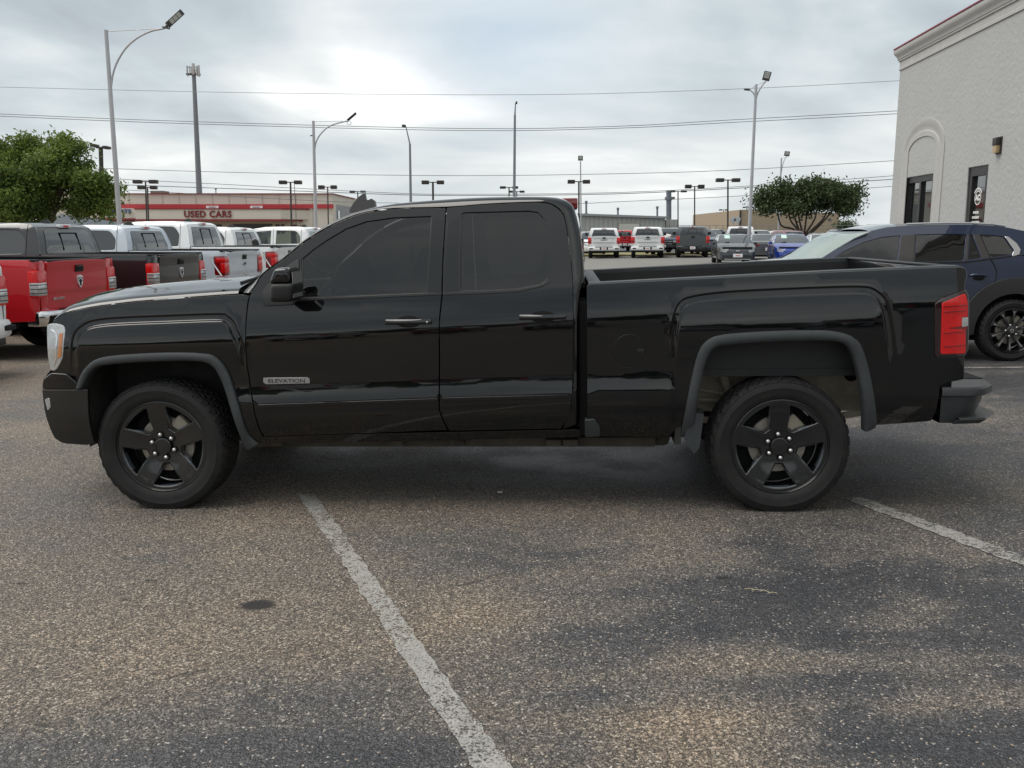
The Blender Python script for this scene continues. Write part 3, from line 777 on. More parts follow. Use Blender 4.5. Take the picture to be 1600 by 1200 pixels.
for sx in (.12, .62): xx = up[0][0]+sx; m.add([(xx-.03, -HW+.222, zlip-.012), (xx+.03, -HW+.222, zlip-.012), (xx, -HW+.222, zlip-.045)], [(0, 1, 2)])
o = m.build('wheel_liner', LINER, truck, 40); mirror(o)
m = MB(); m.box(up[0][0]+.03, up[-1][0]-.03, -HW+.218, -HW+.26, zlip-.024, zlip-.012); mirror(m.build('liner_flange', DUSTY, truck))
# bedside ends behind the wheel opening
m = MB(); m.box(3.645-.60, 3.645-.565, -HW+.04, -HW+.20, .40, .88); o = m.build('inner_fender_edge', LINER, truck); mirror(o); m = MB(); m.box(3.645+.60, 3.645+.63, -HW+.04, -HW+.5, .66, .95); o = m.build('inner_fender_edge', LINER, truck); mirror(o)
zf = tr(1150, 600, .5)[1]
m = MB()
m.box(-.75, 4.62, -.50, -.42, .50, .64); 
m.box(2.75, 4.55, -.53, -.47, .60, .93)
m.box(2.78, 4.55, -.56, -.53, .80, .812); m.box(2.78, 4.55, -.55, -.53, .845, .85)
m.tube([(2.95, -.535, .70), (3.2, -.56, .66), (3.5, -.56, .60)], .012, 6)
m.tube([(2.9, -.56, .62), (3.3, -.57, .585), (3.6, -.57, .57)], .010, 6)
m.tube([(3.08, -.55, .78), (3.09, -.57, .70), (3.09, -.57, .60)], .006, 6)
for xx, zz_, rr in ((3.10, .75, .022), (3.28, .755, .016), (4.16, .735, .045), (4.3, .745, .02)):
    hm = MB(); hm.tube([(xx, -.536, zz_), (xx, -.527, zz_)], rr, 16); mirror(hm.build('frame_hole', VOID, truck, 30))
m.bbox(3.0, 3.06, -.60, -.5, .46, .62, .008); m.bbox(4.25, 4.31, -.60, -.5, .50, .68, .008)
m.tube([(2.75, -.62, .50), (3.3, -.60, .465), (3.645, -.60, .45), (4.0, -.60, .475), (4.5, -.62, .56)], .022, 6)
m.tube([(3.50, -.58, .45), (3.35, -.60, .80)], .03, 10)
fr_ = m.build('chassis_rail', DUSTY, truck, 30); mirror(fr_)
m = MB(); m.tube([(3.645, -.80, .382), (3.645, .80, .382)], .05, 12); m.lathe([(.0, -.13), (.10, -.12), (.15, -.03), (.15, .03), (.10, .12), (.0, .13)], (3.645, 0, .382), n=20)
m.tube([(0, -.78, .36), (0, .78, .36)], .035, 8); m.build('axle', DUSTY, truck)
m = MB()
m.box(.55, 2.85, -.78, .78, .40, .47)      # floor pan
m.box(-.62, .50, -.40, .40, .42, .95)      # engine bay mass
m.box(2.86, 4.6, -.42, .42, .60, .78)
m.box(.60, 2.95, -.86, .86, .47, .62); m.build('underbody', VOID, truck)
m = MB(); m.box(.50, 2.95, -.80, -.72, .345, .40)
m.box(1.2, 1.9, -.70, -.30, .33, .40); m.tube([(1.9, -.45, .36), (2.6, -.5, .36), (3.1, -.55, .42)], .035, 10)
m.bbox(2.25, 3.05, -.74, -.3, .325, .5, .05)
m.build('exhaust_and_brackets', UNDER, truck)
for xx in (.62, 1.35, 1.72, 2.3, 2.4): m = MB(); m.bbox(xx, xx+.09, -.86, -.78, .36, .40, .006); m.build('body_mount', UNDER, truck)
# splash flap behind the rear arch front leg
q0, q1, q2 = tr(1068, 684, .04), tr(1083, 707, .06), tr(1090, 655, .12)
m = MB(); m.prism([q0, q1, (q1[0]+.03, q1[1]+.04), (q2[0]+.02, q2[1]+.05), (q2[0]-.04, q2[1]+.06)], lambda a, b, d: (a+d*.1, -HW+.02+d, b), 0, .16); o = m.build('splash_flap', TRIM, truck); mirror(o)
# --- interior
INT = mat('interior_dark', (.02, .019, .018), .8)
m = MB(); m.box(.50, 2.40, -.86, .86, .62, 1.02); m.bbox(.42, .78, -.80, .80, .98, 1.22, .05); m.build('cabin_tub', INT, truck)
def seat(x, y, w):
    m = MB(); m.bbox(x-.28, x+.22, y-w/2, y+w/2, 1.0, 1.12, .04)
    bm = MB(); bm.bbox(-.07, .07, -w/2, w/2, 0, .56, .05); bm.bbox(-.05, .05, -.13, .13, .60, .78, .04)
    m.add([(x+.24+v[0]+.28*v[2], y+v[1], 1.08+v[2]*.82) for v in bm.v], bm.f)
    return m.build('car_seat', mat('seat_cloth', (.035, .03, .028), .9), truck)
seat(1.22, -.42, .50); seat(1.22, .42, .50); seat(1.98, 0, 1.4)
m = MB(); cxs, czs = .86, 1.16
pts = [(cxs+.08*math.cos(a), -.42+.19*math.sin(a), czs+.17*math.cos(a)) for a in [2*math.pi*k/24 for k in range(25)]]
m.tube(pts, .014, 6, False); m.tube([(cxs, -.42, czs), (cxs-.2, -.42, czs-.1)], .03, 6); m.build('steering_wheel', INT, truck)
# --- wheels
def build_wheel(name, parent, c, rr=.397, width=.275, rimr=.262, static=None, spokes=5, rot=0.0, detail=True, sgn=1, rimmat=None, off0=-.02, lugs=6):
    """axle along local y, outer face towards -y*sgn; c = centre of the rim lip plane"""
    rimmat = rimmat or WHEELB
    root = bpy.data.objects.new(name, None); link(root, parent); root.location = c; root.scale = (1, sgn, 1)
    w = width; k = rr/.397
    prof = [(rimr+.004, .012), (rimr+.008, off0+.014), (rimr+.022*k, off0+.004), (rimr+.045*k, off0-.001), (rimr+.070*k, off0-.002), (rimr+.074*k, off0-.0035), (rimr+.078*k, off0-.002), (rr-.035, off0+.002), (rr-.020, off0+.009), (rr-.0185, off0+.006), (rr-.014, off0+.010), (rr-.006, off0+.019), (rr-.001, off0+.034)]
    tread = []; y = off0+.036
    ribs = 5; tw = w-.07; rw = tw/ribs
    for r_ in range(ribs):
        a = off0+.034+r_*rw
        tread += [(rr, a+.002), (rr+.001, a+rw-.009), (rr-.008, a+rw-.007), (rr-.008, a+rw-.001)]
    inner = [(rr-.001, off0+w-.034), (rr-.010, off0+w-.014), (rr-.03, off0+w-.004), (rimr+.06*k, off0+w), (rimr+.02*k, off0+w-.006), (rimr+.004, off0+w-.02)]
    P = prof+tread+inner; n = 216 if detail else 48
    m = MB(); np_ = len(P); st = static
    for i in range(n):
        a = 2*math.pi*i/n
        for j, (r, h) in enumerate(P):
            r2 = r
            if detail and r > rr-.0165:
                blk = (i+(j//4)*2) % 6
                if blk in (0,) and j >= 10: r2 -= .008
                if 8 < j < 13 and i % 6 in (0, 1): r2 -= .0055
            x, z = r2*math.cos(a), r2*math.sin(a)
            if st and z < -st+.0: 
                h2 = h - .010*(1 if h < w/2+off0 else -1)*min(1, (-st-z)/.015) if r < rr-.01 else h
                z = -st+.001; h = h2
            m.v.append((x, h, z))
    for i in range(n):
        i2 = (i+1) % n
        for j in range(np_-1): m.f.append((i*np_+j, i*np_+j+1, i2*np_+j+1, i2*np_+j))
    tyre = m.build('tyre', RUBBER, root, 28)
    m = MB(); m.lathe([(rimr+.006, .016), (rimr+.007, .0), (rimr+.001, -.002), (rimr-.004, .004), (rimr-.008, .03), (rimr-.022, .05), (rimr-.030, .12), (rimr-.012, w-.045), (rimr+.005, w-.03)], (0, 0, 0), n=72)
    rim = m.build('rim', rimmat, root, 40)
    def offr(r): return .012+.026*(1-sst(.05*k, .24*k, r))+(0 if r < .22*k else -.004*sst(.22*k, .25*k, r))
    holes = []
    for s_ in range(spokes):
        phi = math.pi/2+rot+math.pi/spokes+2*math.pi*s_/spokes; H = []
        R0, R1 = .103*k, (rimr-.016)
        hwd = (lambda r: (.040+.013*(r-.1*k)/(.14*k))*k) if spokes == 5 else (lambda r: (.016+.008*(r-.1*k)/(.14*k))*k)
        dphi = math.pi/spokes
        def pt(r, side):
            a = dphi-math.asin(min(.95, hwd(r)/r)); return (r*math.cos(phi+side*a), r*math.sin(phi+side*a))
        for q in range(5): H.append(pt(R0+(R1-R0)*q/4, -1))
        a1 = dphi-math.asin(hwd(R1)/R1)
        for q in range(1, 7): an = phi-a1+2*a1*q/7; H.append((R1*math.cos(an), R1*math.sin(an)))
        for q in range(5): H.append(pt(R1-(R1-R0)*q/4, 1))
        holes.append(rpoly([(x, y, .008*k) if i_ in (0, 4, 11, 15) else (x, y) for i_, (x, y) in enumerate(H)], 0, 3))
    circ = [((rimr-.002)*math.cos(2*math.pi*q/60), (rimr-.002)*math.sin(2*math.pi*q/60)) for q in range(60)]
    panel('wheel_face', circ, lambda a, b: (a, offr(math.hypot(a, b)), b), rimmat, root, holes, .022*k, .045, .010 if detail else .006)
    if detail and spokes == 5 and lugs == 6:
        for H in holes:
            cx_, cz_ = sum(p[0] for p in H)/len(H), sum(p[1] for p in H)/len(H); m = MB(); nh = len(H)
            for (x, z) in H:
                d_ = Vector((cx_-x, cz_-z)); d_ = d_/max(d_.length, 1e-5)
                for q_, dep in ((0, .002), (.012, .009), (.012, .045)):
                    m.v.append((x+d_.x*q_, offr(math.hypot(x, z))+dep, z+d_.y*q_))
            for i in range(nh):
                i2 = (i+1) % nh
                for j in range(2): m.f.append((i*3+j, i*3+j+1, i2*3+j+1, i2*3+j))
            m.build('pocket_edge', mat('pocket_glint', (.055, .065, .078), .3, coat=.6, coat_rough=.15), root, 50)  # blue-grey sky glint on the chamfers put into the colour
    if detail:
        m = MB(); m.lathe([(.052, .028), (.050, .018), (.044, .016), (.043, .022), (.0, .020)], (0, 0, 0), n=36); m.build('centre_cap', rimmat, root, 30)
        for q in range(lugs):
            a = rot+math.pi/2+2*math.pi*q/lugs+.1; x, z = .0705*math.cos(a), .0705*math.sin(a)
            m = MB(); m.lathe([(.021, .0345), (.020, .030), (.0155, .034)], (x, 0, z), n=16); m.build('lug_seat', VOID, root)
            m = MB(); m.lathe([(.0, .012), (.007, .0135), (.012, .018), (.0138, .024), (.0138, .034)], (x, 0, z), n=12); m.build('lug_nut', mat('lug_chrome', (.72, .71, .70), .3, 1.0), root, 50)
        m = MB(); m.lathe([(.06, .085), (.165, .085), (.168, .09), (.165, .112), (.06, .112)], (0, 0, 0), n=48); m.lathe([(.0, .07), (.075, .07), (.085, .085), (.085, .12)], (0, 0, 0), n=32); m.build('brake_disc', STEEL, root, 40)
        m = MB(); m.bbox(-.07, .07, .075, .14, .10, .19, .015); m.v = [(v[0]*math.cos(-.8)-v[2]*math.sin(-.8), v[1], v[0]*math.sin(-.8)+v[2]*math.cos(-.8)) for v in m.v]; m.build('brake_caliper', DUSTY, root)
        m = MB(); m.lathe([(.05, .125), (rimr-.04, .14), (rimr-.03, .15)], (0, 0, 0), n=36); m.build('backing_plate', VOID, root)
    else:
        m = MB(); m.lathe([(.0, .06), (rimr-.03, .06)], (0, 0, 0), n=24); m.build('brake_disc', VOID, root)
        m = MB(); m.lathe([(.0, .008), (.03*k, .01), (.034*k, .03)], (0, 0, 0), n=16); m.build('centre_cap', rimmat, root)
    return root
w1 = build_wheel('wheel', truck, (0, -HW+.05, .382), static=.382, rot=.09, rimr=.271)
w2 = build_wheel('wheel', truck, (3.645, -HW+.05, .382), static=.382, rot=.03, rimr=.271)
for x in (0, 3.645):
    c = copy_tree(w1, truck); c.location = (x, HW-.05, .382); c.scale = (1, -1, 1)
# ------------------------------------------------------------------ GROUND, MARKINGS
def asphalt(name, white=False):
    if name in MATS: return MATS[name]
    m = bpy.data.materials.new(name); nt = new_tree(m); MATS[name] = m
    pos = N(nt, 'ShaderNodeNewGeometry').outputs['Position']
    def noise(scale, detail=5.0, rough=.6, loc=(0, 0, 0), sc=(1, 1, 1), dist=0.0):
        mp = N(nt, 'ShaderNodeMapping', {0: pos, 1: loc, 3: sc}).outputs[0]
        return N(nt, 'ShaderNodeTexNoise', {'Vector': mp, 'Scale': scale, 'Detail': detail, 'Roughness': rough, 'Distortion': dist}).outputs[0]
    def vor(scale, out='Color', feat='F1', rnd=1.0):
        return N(nt, 'ShaderNodeTexVoronoi', {'Vector': pos, 'Scale': scale, 'Randomness': rnd}, feature=feat).outputs[out]
    s3 = N(nt, 'ShaderNodeSeparateColor', {0: vor(140.0)}); s4 = N(nt, 'ShaderNodeSeparateColor', {0: vor(300.0)})
    big = noise(.42, 6.0, .62, (4.3, 1.1, 0), (1, 1.25, 1), .6)
    mid = noise(1.9, 6.0, .65, (9.1, 2.2, 0), (1, 1.5, 1), .4)
    tanm = math_(nt, 'ADD', math_(nt, 'MULTIPLY', big, .62), math_(nt, 'MULTIPLY', mid, .38))
    sepp = N(nt, 'ShaderNodeSeparateXYZ', {0: pos})
    # the left side of the lot is dustier, the right side fresher and darker
    side = math_(nt, 'MULTIPLY', sepp.outputs[0], -.026)
    tanm = math_(nt, 'ADD', tanm, side)
    def spot(x, y, rx, ry, amt):
        dx = math_(nt, 'DIVIDE', math_(nt, 'SUBTRACT', sepp.outputs[0], x), rx); dy = math_(nt, 'DIVIDE', math_(nt, 'SUBTRACT', sepp.outputs[1], y), ry)
        q = math_(nt, 'ADD', math_(nt, 'MULTIPLY', dx, dx), math_(nt, 'MULTIPLY', dy, dy))
        q = math_(nt, 'ADD', q, math_(nt, 'MULTIPLY', math_(nt, 'SUBTRACT', mid, .5), 2.2))
        return math_(nt, 'MULTIPLY', math_(nt, 'SUBTRACT', 1.0, q, clamp=True), amt)
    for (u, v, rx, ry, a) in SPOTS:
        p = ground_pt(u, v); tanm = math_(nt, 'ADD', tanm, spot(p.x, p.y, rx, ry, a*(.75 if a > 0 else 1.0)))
    base = ramp(nt, tanm, [(.26, (.037, .038, .042)), (.38, (.060, .058, .060)), (.47, (.104, .093, .082)), (.58, (.140, .118, .096)), (.74, (.19, .148, .108)), (.9, (.27, .205, .15))])
    # stones of different brightness in the binder
    st = math_(nt, 'MULTIPLY', math_(nt, 'POWER', s3.outputs[0], 2.6), 1.5); stb = math_(nt, 'MULTIPLY', math_(nt, 'POWER', s4.outputs[1], 3.0), 1.5)
    st = math_(nt, 'ADD', st, stb)
    bright = math_(nt, 'GREATER_THAN', s3.outputs[1], math_(nt, 'SUBTRACT', 1.02, math_(nt, 'MULTIPLY', tanm, .13)))
    f1 = math_(nt, 'ADD', .20, math_(nt, 'MULTIPLY', st, 1.18))
    col = N(nt, 'ShaderNodeVectorMath', {0: base, 'Scale': f1}, operation='SCALE').outputs[0]
    col = mixc(nt, math_(nt, 'MULTIPLY', bright, .75), col, mixc(nt, s3.outputs[2], (.50, .38, .26), (.62, .59, .54)))
    gr = noise(60.0, 3.0, .7)
    col = mixc(nt, math_(nt, 'MULTIPLY', ramp(nt, gr, [(.46, 1.0), (.56, 0.0)]), .45), col, (.018, .018, .02))
    # dark spots of oil
    for (u, v, rx, ry, a) in OIL:
        p = ground_pt(u, v); col = mixc(nt, spot(p.x, p.y, rx, ry, a), col, (.018, .016, .015))
    # cracks
    cr = N(nt, 'ShaderNodeTexVoronoi', {'Vector': N(nt, 'ShaderNodeMapping', {0: N(nt, 'ShaderNodeVectorMath', {0: pos, 1: N(nt, 'ShaderNodeVectorMath', {0: N(nt, 'ShaderNodeTexNoise', {'Vector': pos, 'Scale': 1.2, 'Detail': 5.0}).outputs[1], 'Scale': .9}, operation='SCALE').outputs[0]}, operation='ADD').outputs[0], 3: (1, 1, .0)}).outputs[0], 'Scale': .16}, feature='DISTANCE_TO_EDGE').outputs['Distance']
    ck = math_(nt, 'MULTIPLY', ramp(nt, cr, [(.0, 1.0), (.0016, .0)]), ramp(nt, mid, [(.52, 0.0), (.6, .8)]))
    col = mixc(nt, ck, col, (.015, .015, .015))
    rough = ramp(nt, tanm, [(.35, .52), (.55, .80)])
    if white:
        w1 = noise(34.0, 8.0, .8); w2 = noise(3.1, 4.0, .6, (5, 1, 0))
        wear = math_(nt, 'ADD', w1, math_(nt, 'MULTIPLY', math_(nt, 'SUBTRACT', w2, .5), .5))
        wear = math_(nt, 'ADD', wear, math_(nt, 'MULTIPLY', math_(nt, 'SUBTRACT', s3.outputs[0], .5), .16))
        msk = ramp(nt, wear, [(.425, 0.0), (.50, 1.0)])
        pc = mixc(nt, noise(9.0), (.22, .215, .20), (.38, .37, .345))
        pc = N(nt, 'ShaderNodeVectorMath', {0: pc, 'Scale': math_(nt, 'ADD', .78, math_(nt, 'MULTIPLY', s3.outputs[0], .35))}, operation='SCALE').outputs[0]
        col = mixc(nt, math_(nt, 'MULTIPLY', msk, .96), col, pc)
    h = math_(nt, 'ADD', math_(nt, 'MULTIPLY', vor(140.0, 'Distance'), -.9), math_(nt, 'MULTIPLY', gr, 1.3))
    h = math_(nt, 'ADD', h, math_(nt, 'MULTIPLY', vor(300.0, 'Distance'), -.4))
    bp = N(nt, 'ShaderNodeBump', {'Height': h, 'Strength': .75, 'Distance': .006 if not white else .004}).outputs[0]
    b = N(nt, 'ShaderNodeBsdfPrincipled', {'Base Color': col, 'Roughness': rough, 'Normal': bp, 'Specular IOR Level': .5})
    N(nt, 'ShaderNodeOutputMaterial', {0: b.outputs[0]}); return m
# brown dust (+) and fresh dark binder (-) patches of the lot: photo pixel of the centre, size in metres, amount
SPOTS = [(250, 1000, 2.0, .8, .10), (330, 1150, .8, .2, .10), (1110, 1170, .45, .30, .34), (900, 1130, .9, .35, .12), (1350, 1110, 1.6, .22, .12), (1040, 1030, .9, .25, .10), (1450, 1030, 1.2, .10, .10), (950, 960, .8, .22, .10), (1270, 950, .7, .35, .10),
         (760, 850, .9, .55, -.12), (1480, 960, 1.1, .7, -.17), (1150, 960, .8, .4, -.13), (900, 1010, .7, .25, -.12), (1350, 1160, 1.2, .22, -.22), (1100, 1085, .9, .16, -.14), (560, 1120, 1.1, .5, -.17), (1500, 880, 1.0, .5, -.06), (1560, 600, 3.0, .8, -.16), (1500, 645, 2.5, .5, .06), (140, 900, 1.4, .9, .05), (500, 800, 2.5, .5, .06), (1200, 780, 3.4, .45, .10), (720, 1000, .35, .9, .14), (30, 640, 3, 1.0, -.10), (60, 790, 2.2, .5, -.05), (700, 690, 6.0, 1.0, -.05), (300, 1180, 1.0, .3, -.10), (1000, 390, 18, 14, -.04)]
OIL = [(404, 945, .10, .07, 1.6), (1131, 903, .05, .022, 1.0), (1430, 903, .06, .02, .9), (237, 907, .05, .015, .9), (35, 912, .06, .015, .9), (1505, 835, .05, .02, .6)]
ASPH = asphalt('asphalt'); PAINTL = asphalt('worn_white_line', True)
xs = [-3000, -400, -80, -30, -15, -7, -5, -3, 0, 3, 6, 9, 12, 20, 80, 400, 3000]; ys = [-1500, -200, -40, -5, 0, 3, 6, 9, 12, 16, 25, 50, 110, 300, 1200, 4500]
V = [(x, y, gz(x)) for y in ys for x in xs]; n = len(xs)
tag(mesh_obj('ground', V, [(j*n+i, j*n+i+1, (j+1)*n+i+1, (j+1)*n+i) for j in range(len(ys)-1) for i in range(n-1)], ASPH), kind='structure')
def marking(label, a, b, w0, w1, jit=.012, cut=None):     # centre line a->b on the ground, real widths
    a, b = Vector(a), Vector(b); L = (b-a).length; k = int(L/.05)+2; d = (b-a).normalized(); s = Vector((-d.y, d.x, 0)); rg = random.Random(int(a.x*1000))
    vs = []
    for i in range(k):
        t = i/(k-1); w = (w0+(w1-w0)*t)/2; p = a+(b-a)*t
        for sg in (-1, 1):
            q = p+s*sg*(w+rg.uniform(-jit, jit)); q += d*(sg*.03 if i in (0, k-1) else 0); vs.append((q.x, q.y, gz(q.x)+.004))
    fs = [(2*i, 2*i+1, 2*i+3, 2*i+2) for i in range(k-1) if not (cut and cut[0] < i/(k-1) < cut[1])]
    o = mesh_obj('parking_line', vs, fs, PAINTL); return tag(o, label, 'road marking', 'painted lines of the parking bays')
p0, p1 = ground_pt(479, 773), ground_pt(768.5, 1200)
wA = (ground_pt(797, 1200)-ground_pt(740, 1200)).length*abs((p1-p0).normalized().y)
d_ = (p1-p0).normalized()
marking('worn white bay line running from under the black pickup to the bottom edge', p0, p1+d_*1.2, wA*.98, wA, .008)
q0, q1 = ground_pt(1331, 778), ground_pt(1595, 876)
marking('short worn white bay line behind the black pickup\'s rear wheel', q0, q1+(q1-q0).normalized()*.6, .12, .13, .010, (.70, .715))
r0, r1 = ground_pt(1450, 575.5), ground_pt(1640, 575.5)
marking('thin white line on the ground in front of the blue car', r0, r1+Vector((2, 0, 0)), .09, .09, .006)
m = MB(); p = ground_pt(1190, 923, .012); rg = random.Random(3)
for k in range(4):
    a = Vector((-.05+.03*k, .02-.014*k+rg.uniform(-.008, .008), 0)); d = Vector((.022, -.010+rg.uniform(-.012, .012), .002))
    m.tube([p+a-d, p+a+Vector((0, .004, .004)), p+a+d], .0014, 5)
tag(m.build('straw_wisp', mat('straw', (.46, .40, .27), .8)), 'pale wisp of dry straw lying on the dark asphalt', 'straw')
rg = random.Random(5)
for k, (u, v) in enumerate([(781, 769)]):
    p = ground_pt(u, v, .006); m = MB(); m.bbox(p.x-.016, p.x+.016, p.y-.010, p.y+.010, p.z-.004, p.z+.007, .005)
    tag(m.build('pebble', mat('pebble_white', (.45, .43, .40), .8)), ['small white pebble on the asphalt between the pickup\'s wheels', 'pebble just ahead of the black pickup\'s rear tyre', 'small pebble at the far left of the foreground asphalt', 'pebble right of the long white bay line'][k], 'pebble', 'pebbles on the asphalt')

# ------------------------------------------------------------------ BUILDINGS
STUCCO = mat('grey_stucco', (.42, .424, .42), .85, noise=(.8, .7, (.375, .374, .367)), bump=(13, .55, .02))
MOULD = mat('painted_moulding', (.46, .455, .44), .75, noise=(5, .5, (.37, .36, .34)), bump=(80, .1, .003))
ang = math.atan(92/1400*CP); dirw = Vector((-math.sin(ang), -math.cos(ang), 0))
YC = 20.0
corner = W(1389.5, 350, YC); corner.z = gz(12)
bld = empty('stucco_building', corner, 0, 'grey stucco building with moulded cornice, right edge of the scene', 'building')
nrm_w = Vector((dirw.y, -dirw.x, 0))   # outward, towards the lot
def tw(u, v, off=0.0):
    d = pix_dir(u, v); o = Vector((0, 0, CAMH)); c = corner+nrm_w*off
    t = (c-o).dot(nrm_w)/d.dot(nrm_w); p = o+d*t-corner
    return (p.dot(dirw), p.z)
def PW(off=0.0): return lambda a, b: tuple(dirw*a+nrm_w*off+Vector((0, 0, b)))
zcb = tw(1399.5, 114)[1]; zct = tw(1396, 79, .1)[1]
sw = tw(1399.5, 114)[0]
wf = [tw(1414.5, 277), tw(1458.5, 270)]; df = [tw(1512.5, 261.5), tw(1545, 256)]
wo = [(wf[0][0], 0.35), (wf[1][0], .35), (wf[1][0], wf[1][1]), (wf[0][0], wf[1][1])]
do = [(df[0][0], 0.02), (df[1][0], .02), (df[1][0], df[1][1]), (df[0][0], df[1][1])]
LW = 26.0
panel('wall', [(0.02, -.3), (LW, -.3), (LW, zcb+.3), (0.02, zcb+.3)], PW(), STUCCO, bld, [wo, do], 1.0, .25, .02)
m = MB(); bk = -nrm_w
c0 = dirw*.05+bk*.26; c1 = dirw*(LW-.1)+bk*.26; c2 = c1+bk*14; c3 = c0+bk*14
m.v = [tuple(v+Vector((0, 0, z))) for z in (-.3, zcb+.25) for v in (c0, c1, c2, c3)]; m.f = [(0, 1, 2, 3), (4, 7, 6, 5), (0, 4, 5, 1), (1, 5, 6, 2), (2, 6, 7, 3), (3, 7, 4, 0)]
m.build('building_body', STUCCO, bld, 0)
m = MB(); m.box(-.0, .01, 0, .01, -1, -.99)
def sweep(name, prof, s0, s1, mt, cap=True):
    m = MB(); ks = len(prof)
    for s in (s0, s1):
        for o, z in prof:
            ss = s-(o if s == s0 else 0); m.v.append(tuple(dirw*ss+nrm_w*o+Vector((0, 0, z))))
    for j in range(ks-1): m.f.append((j, j+1, ks+j+1, ks+j))
    # return round the far corner
    b = len(m.v)
    for o, z in prof: m.v.append(tuple(dirw*(s0-o)-nrm_w*14+Vector((0, 0, z))))
    for j in range(ks-1): m.f.append((j, j+1, b+j+1, b+j))
    return m.build(name, mt, bld, 25)
H = zct-zcb
prof = [(-.05, 0), (.05, 0), (.05, .10), (.03, .12), (.03, .38), (.09, .41), (.09, .47), (.12, .49), (.135, .56), (.17, .64), (.24, .72), (.27, .78), (.285, .84), (.285, .93), (.25, .96), (-.05, .96)]
sweep('cornice', [(o*.42, zcb+z*H) for o, z in prof], .02, LW, MOULD)
sweep('red_coping', [(o, zcb+z*H) for o, z in [(-.05, .962), (.125, .962), (.13, .975), (.125, 1.03), (-.05, 1.035)]], .02, LW, mat('red_coping', (.22, .04, .065), .5))
# blind arch over the window
def arcm(name, cx, z0, zs, rx, rz, wd, off):
    m = MB(); P = []
    for i in range(25):
        a = math.pi*i/24; P.append((math.cos(a), math.sin(a)))
    pts = [(-1, None)]+P[::-1]+[(1, None)]
    for (c_, s_) in pts:
        for g, o in ((0, .0), (0, off), (wd*.3, off), (wd*.34, off*.4), (wd*.6, off*.4), (wd*.66, off), (wd, off), (wd, 0)):
            if s_ is None: a_, b_ = cx+c_*(rx+g), z0
            else: a_, b_ = cx+c_*(rx+g), zs+s_*(rz+g)
            m.v.append(PW(o+.002)(a_, b_))
    for i in range(len(pts)-1):
        for j in range(7): q = i*8+j; m.f.append((q, q+1, q+9, q+8))
    return m.build(name, MOULD, bld, 30)
ap = tw(1442, 185); spz = tw(1420, 240)[1]
acx = (tw(1416, 277)[0]+tw(1464, 270)[0])/2; arx = (tw(1464, 270)[0]-tw(1416, 277)[0])/2-.04
arcm('arch_moulding', acx, .2, spz, arx-.02, ap[1]-spz-.36, .34, .014)
BRZ = mat('bronze_frame', (.022, .020, .020), .4); SHOPG = mat('shop_glass', (.012, .014, .015), .02, coat=1, spec=1.0)
def framed(name, x0, x1, z0, z1, mull, fw=.07, label=None):
    m = MB()
    def bar(a0, a1, b0, b1, o=-.03, th=.09):
        vs = []
        for d in (o, o-th):
            for a, b in ((a0, b0), (a1, b0), (a1, b1), (a0, b1)): vs.append(PW(d)(a, b))
        m.add(vs, [(0, 1, 2, 3), (7, 6, 5, 4), (0, 4, 5, 1), (1, 5, 6, 2), (2, 6, 7, 3), (3, 7, 4, 0)])
    bar(x0, x0+fw, z0, z1); bar(x1-fw, x1, z0, z1); bar(x0+fw, x1-fw, z1-fw*1.2, z1); bar(x0+fw, x1-fw, z0, z0+fw)
    for q in mull: bar(q-fw*.45, q+fw*.45, z0+fw, z1-fw*1.2)
    f = m.build(name, BRZ, bld, 0)
    g = MB(); g.add([PW(-.08)(a, b) for a, b in ((x0, z0), (x1, z0), (x1, z1), (x0, z1))], [(0, 1, 2, 3)]); gl = g.build('pane', SHOPG, f, 0, False)
    return f, gl
framed('window', wf[0][0]+.01, wf[1][0]-.01, .36, wf[1][1]-.01, [wf[0][0]+(wf[1][0]-wf[0][0])*.52], .10)
dfm, dgl = framed('glass_door', df[0][0]+.01, df[1][0]-.01, .03, df[1][1]-.01, [], .13)
DEC = mat('decal_white', (.72, .72, .70), .6)
dc, dz = tw(1528, 309, -.08)
m = MB()
for r0_, r1_ in ((.105, .125),):
    for i in range(32):
        a0, a1 = 2*math.pi*i/32, 2*math.pi*(i+1)/32
        m.quad(PW(-.077)(dc+r0_*math.cos(a0), dz+r0_*math.sin(a0)), PW(-.077)(dc+r1_*math.cos(a0), dz+r1_*math.sin(a0)), PW(-.077)(dc+r1_*math.cos(a1), dz+r1_*math.sin(a1)), PW(-.077)(dc+r0_*math.cos(a1), dz+r0_*math.sin(a1)))
def arc(r0_, r1_, A0, A1):
    for i in range(12):
        a0, a1 = A0+(A1-A0)*i/12, A0+(A1-A0)*(i+1)/12
        m.quad(*[PW(-.077)(dc+r*math.cos(a), dz+r*math.sin(a)) for r, a in ((r0_, a0), (r1_, a0), (r1_, a1), (r0_, a1))])
m.build('door_emblem', DEC, dgl, 0, False)
m = MB(); arc(.145, .175, .5, math.pi-.5); m.build('door_emblem', DEC, dgl, 0, False)
bw = lambda a, b, o: basis(Vector(PW(o)(a, b)), dirw, (0, 0, 1))
text_obj('door_lettering', 'AC', .13, DEC, bw(dc, dz, -.076), dgl, .0005, .01)
for k, (w_, gaps) in enumerate(((.11, (.3, .62)), (.14, (.2, .47, .75)), (.17, (.25, .45, .6, .85)))):   # three rows of small white letters too far off to read
    m = MB(); e_ = [0]+list(gaps)+[1]; zz_ = dz-.25-.085*k
    for a0, a1 in zip(e_, e_[1:]):
        s0, s1 = dc-.02-w_+2*w_*a0, dc-.02-w_+2*w_*a1-.012; m.quad(PW(-.076)(s0, zz_-.021), PW(-.076)(s1, zz_-.021), PW(-.076)(s1, zz_+.021), PW(-.076)(s0, zz_+.021))
    m.build('door_lettering', DEC, dgl, 0, False)
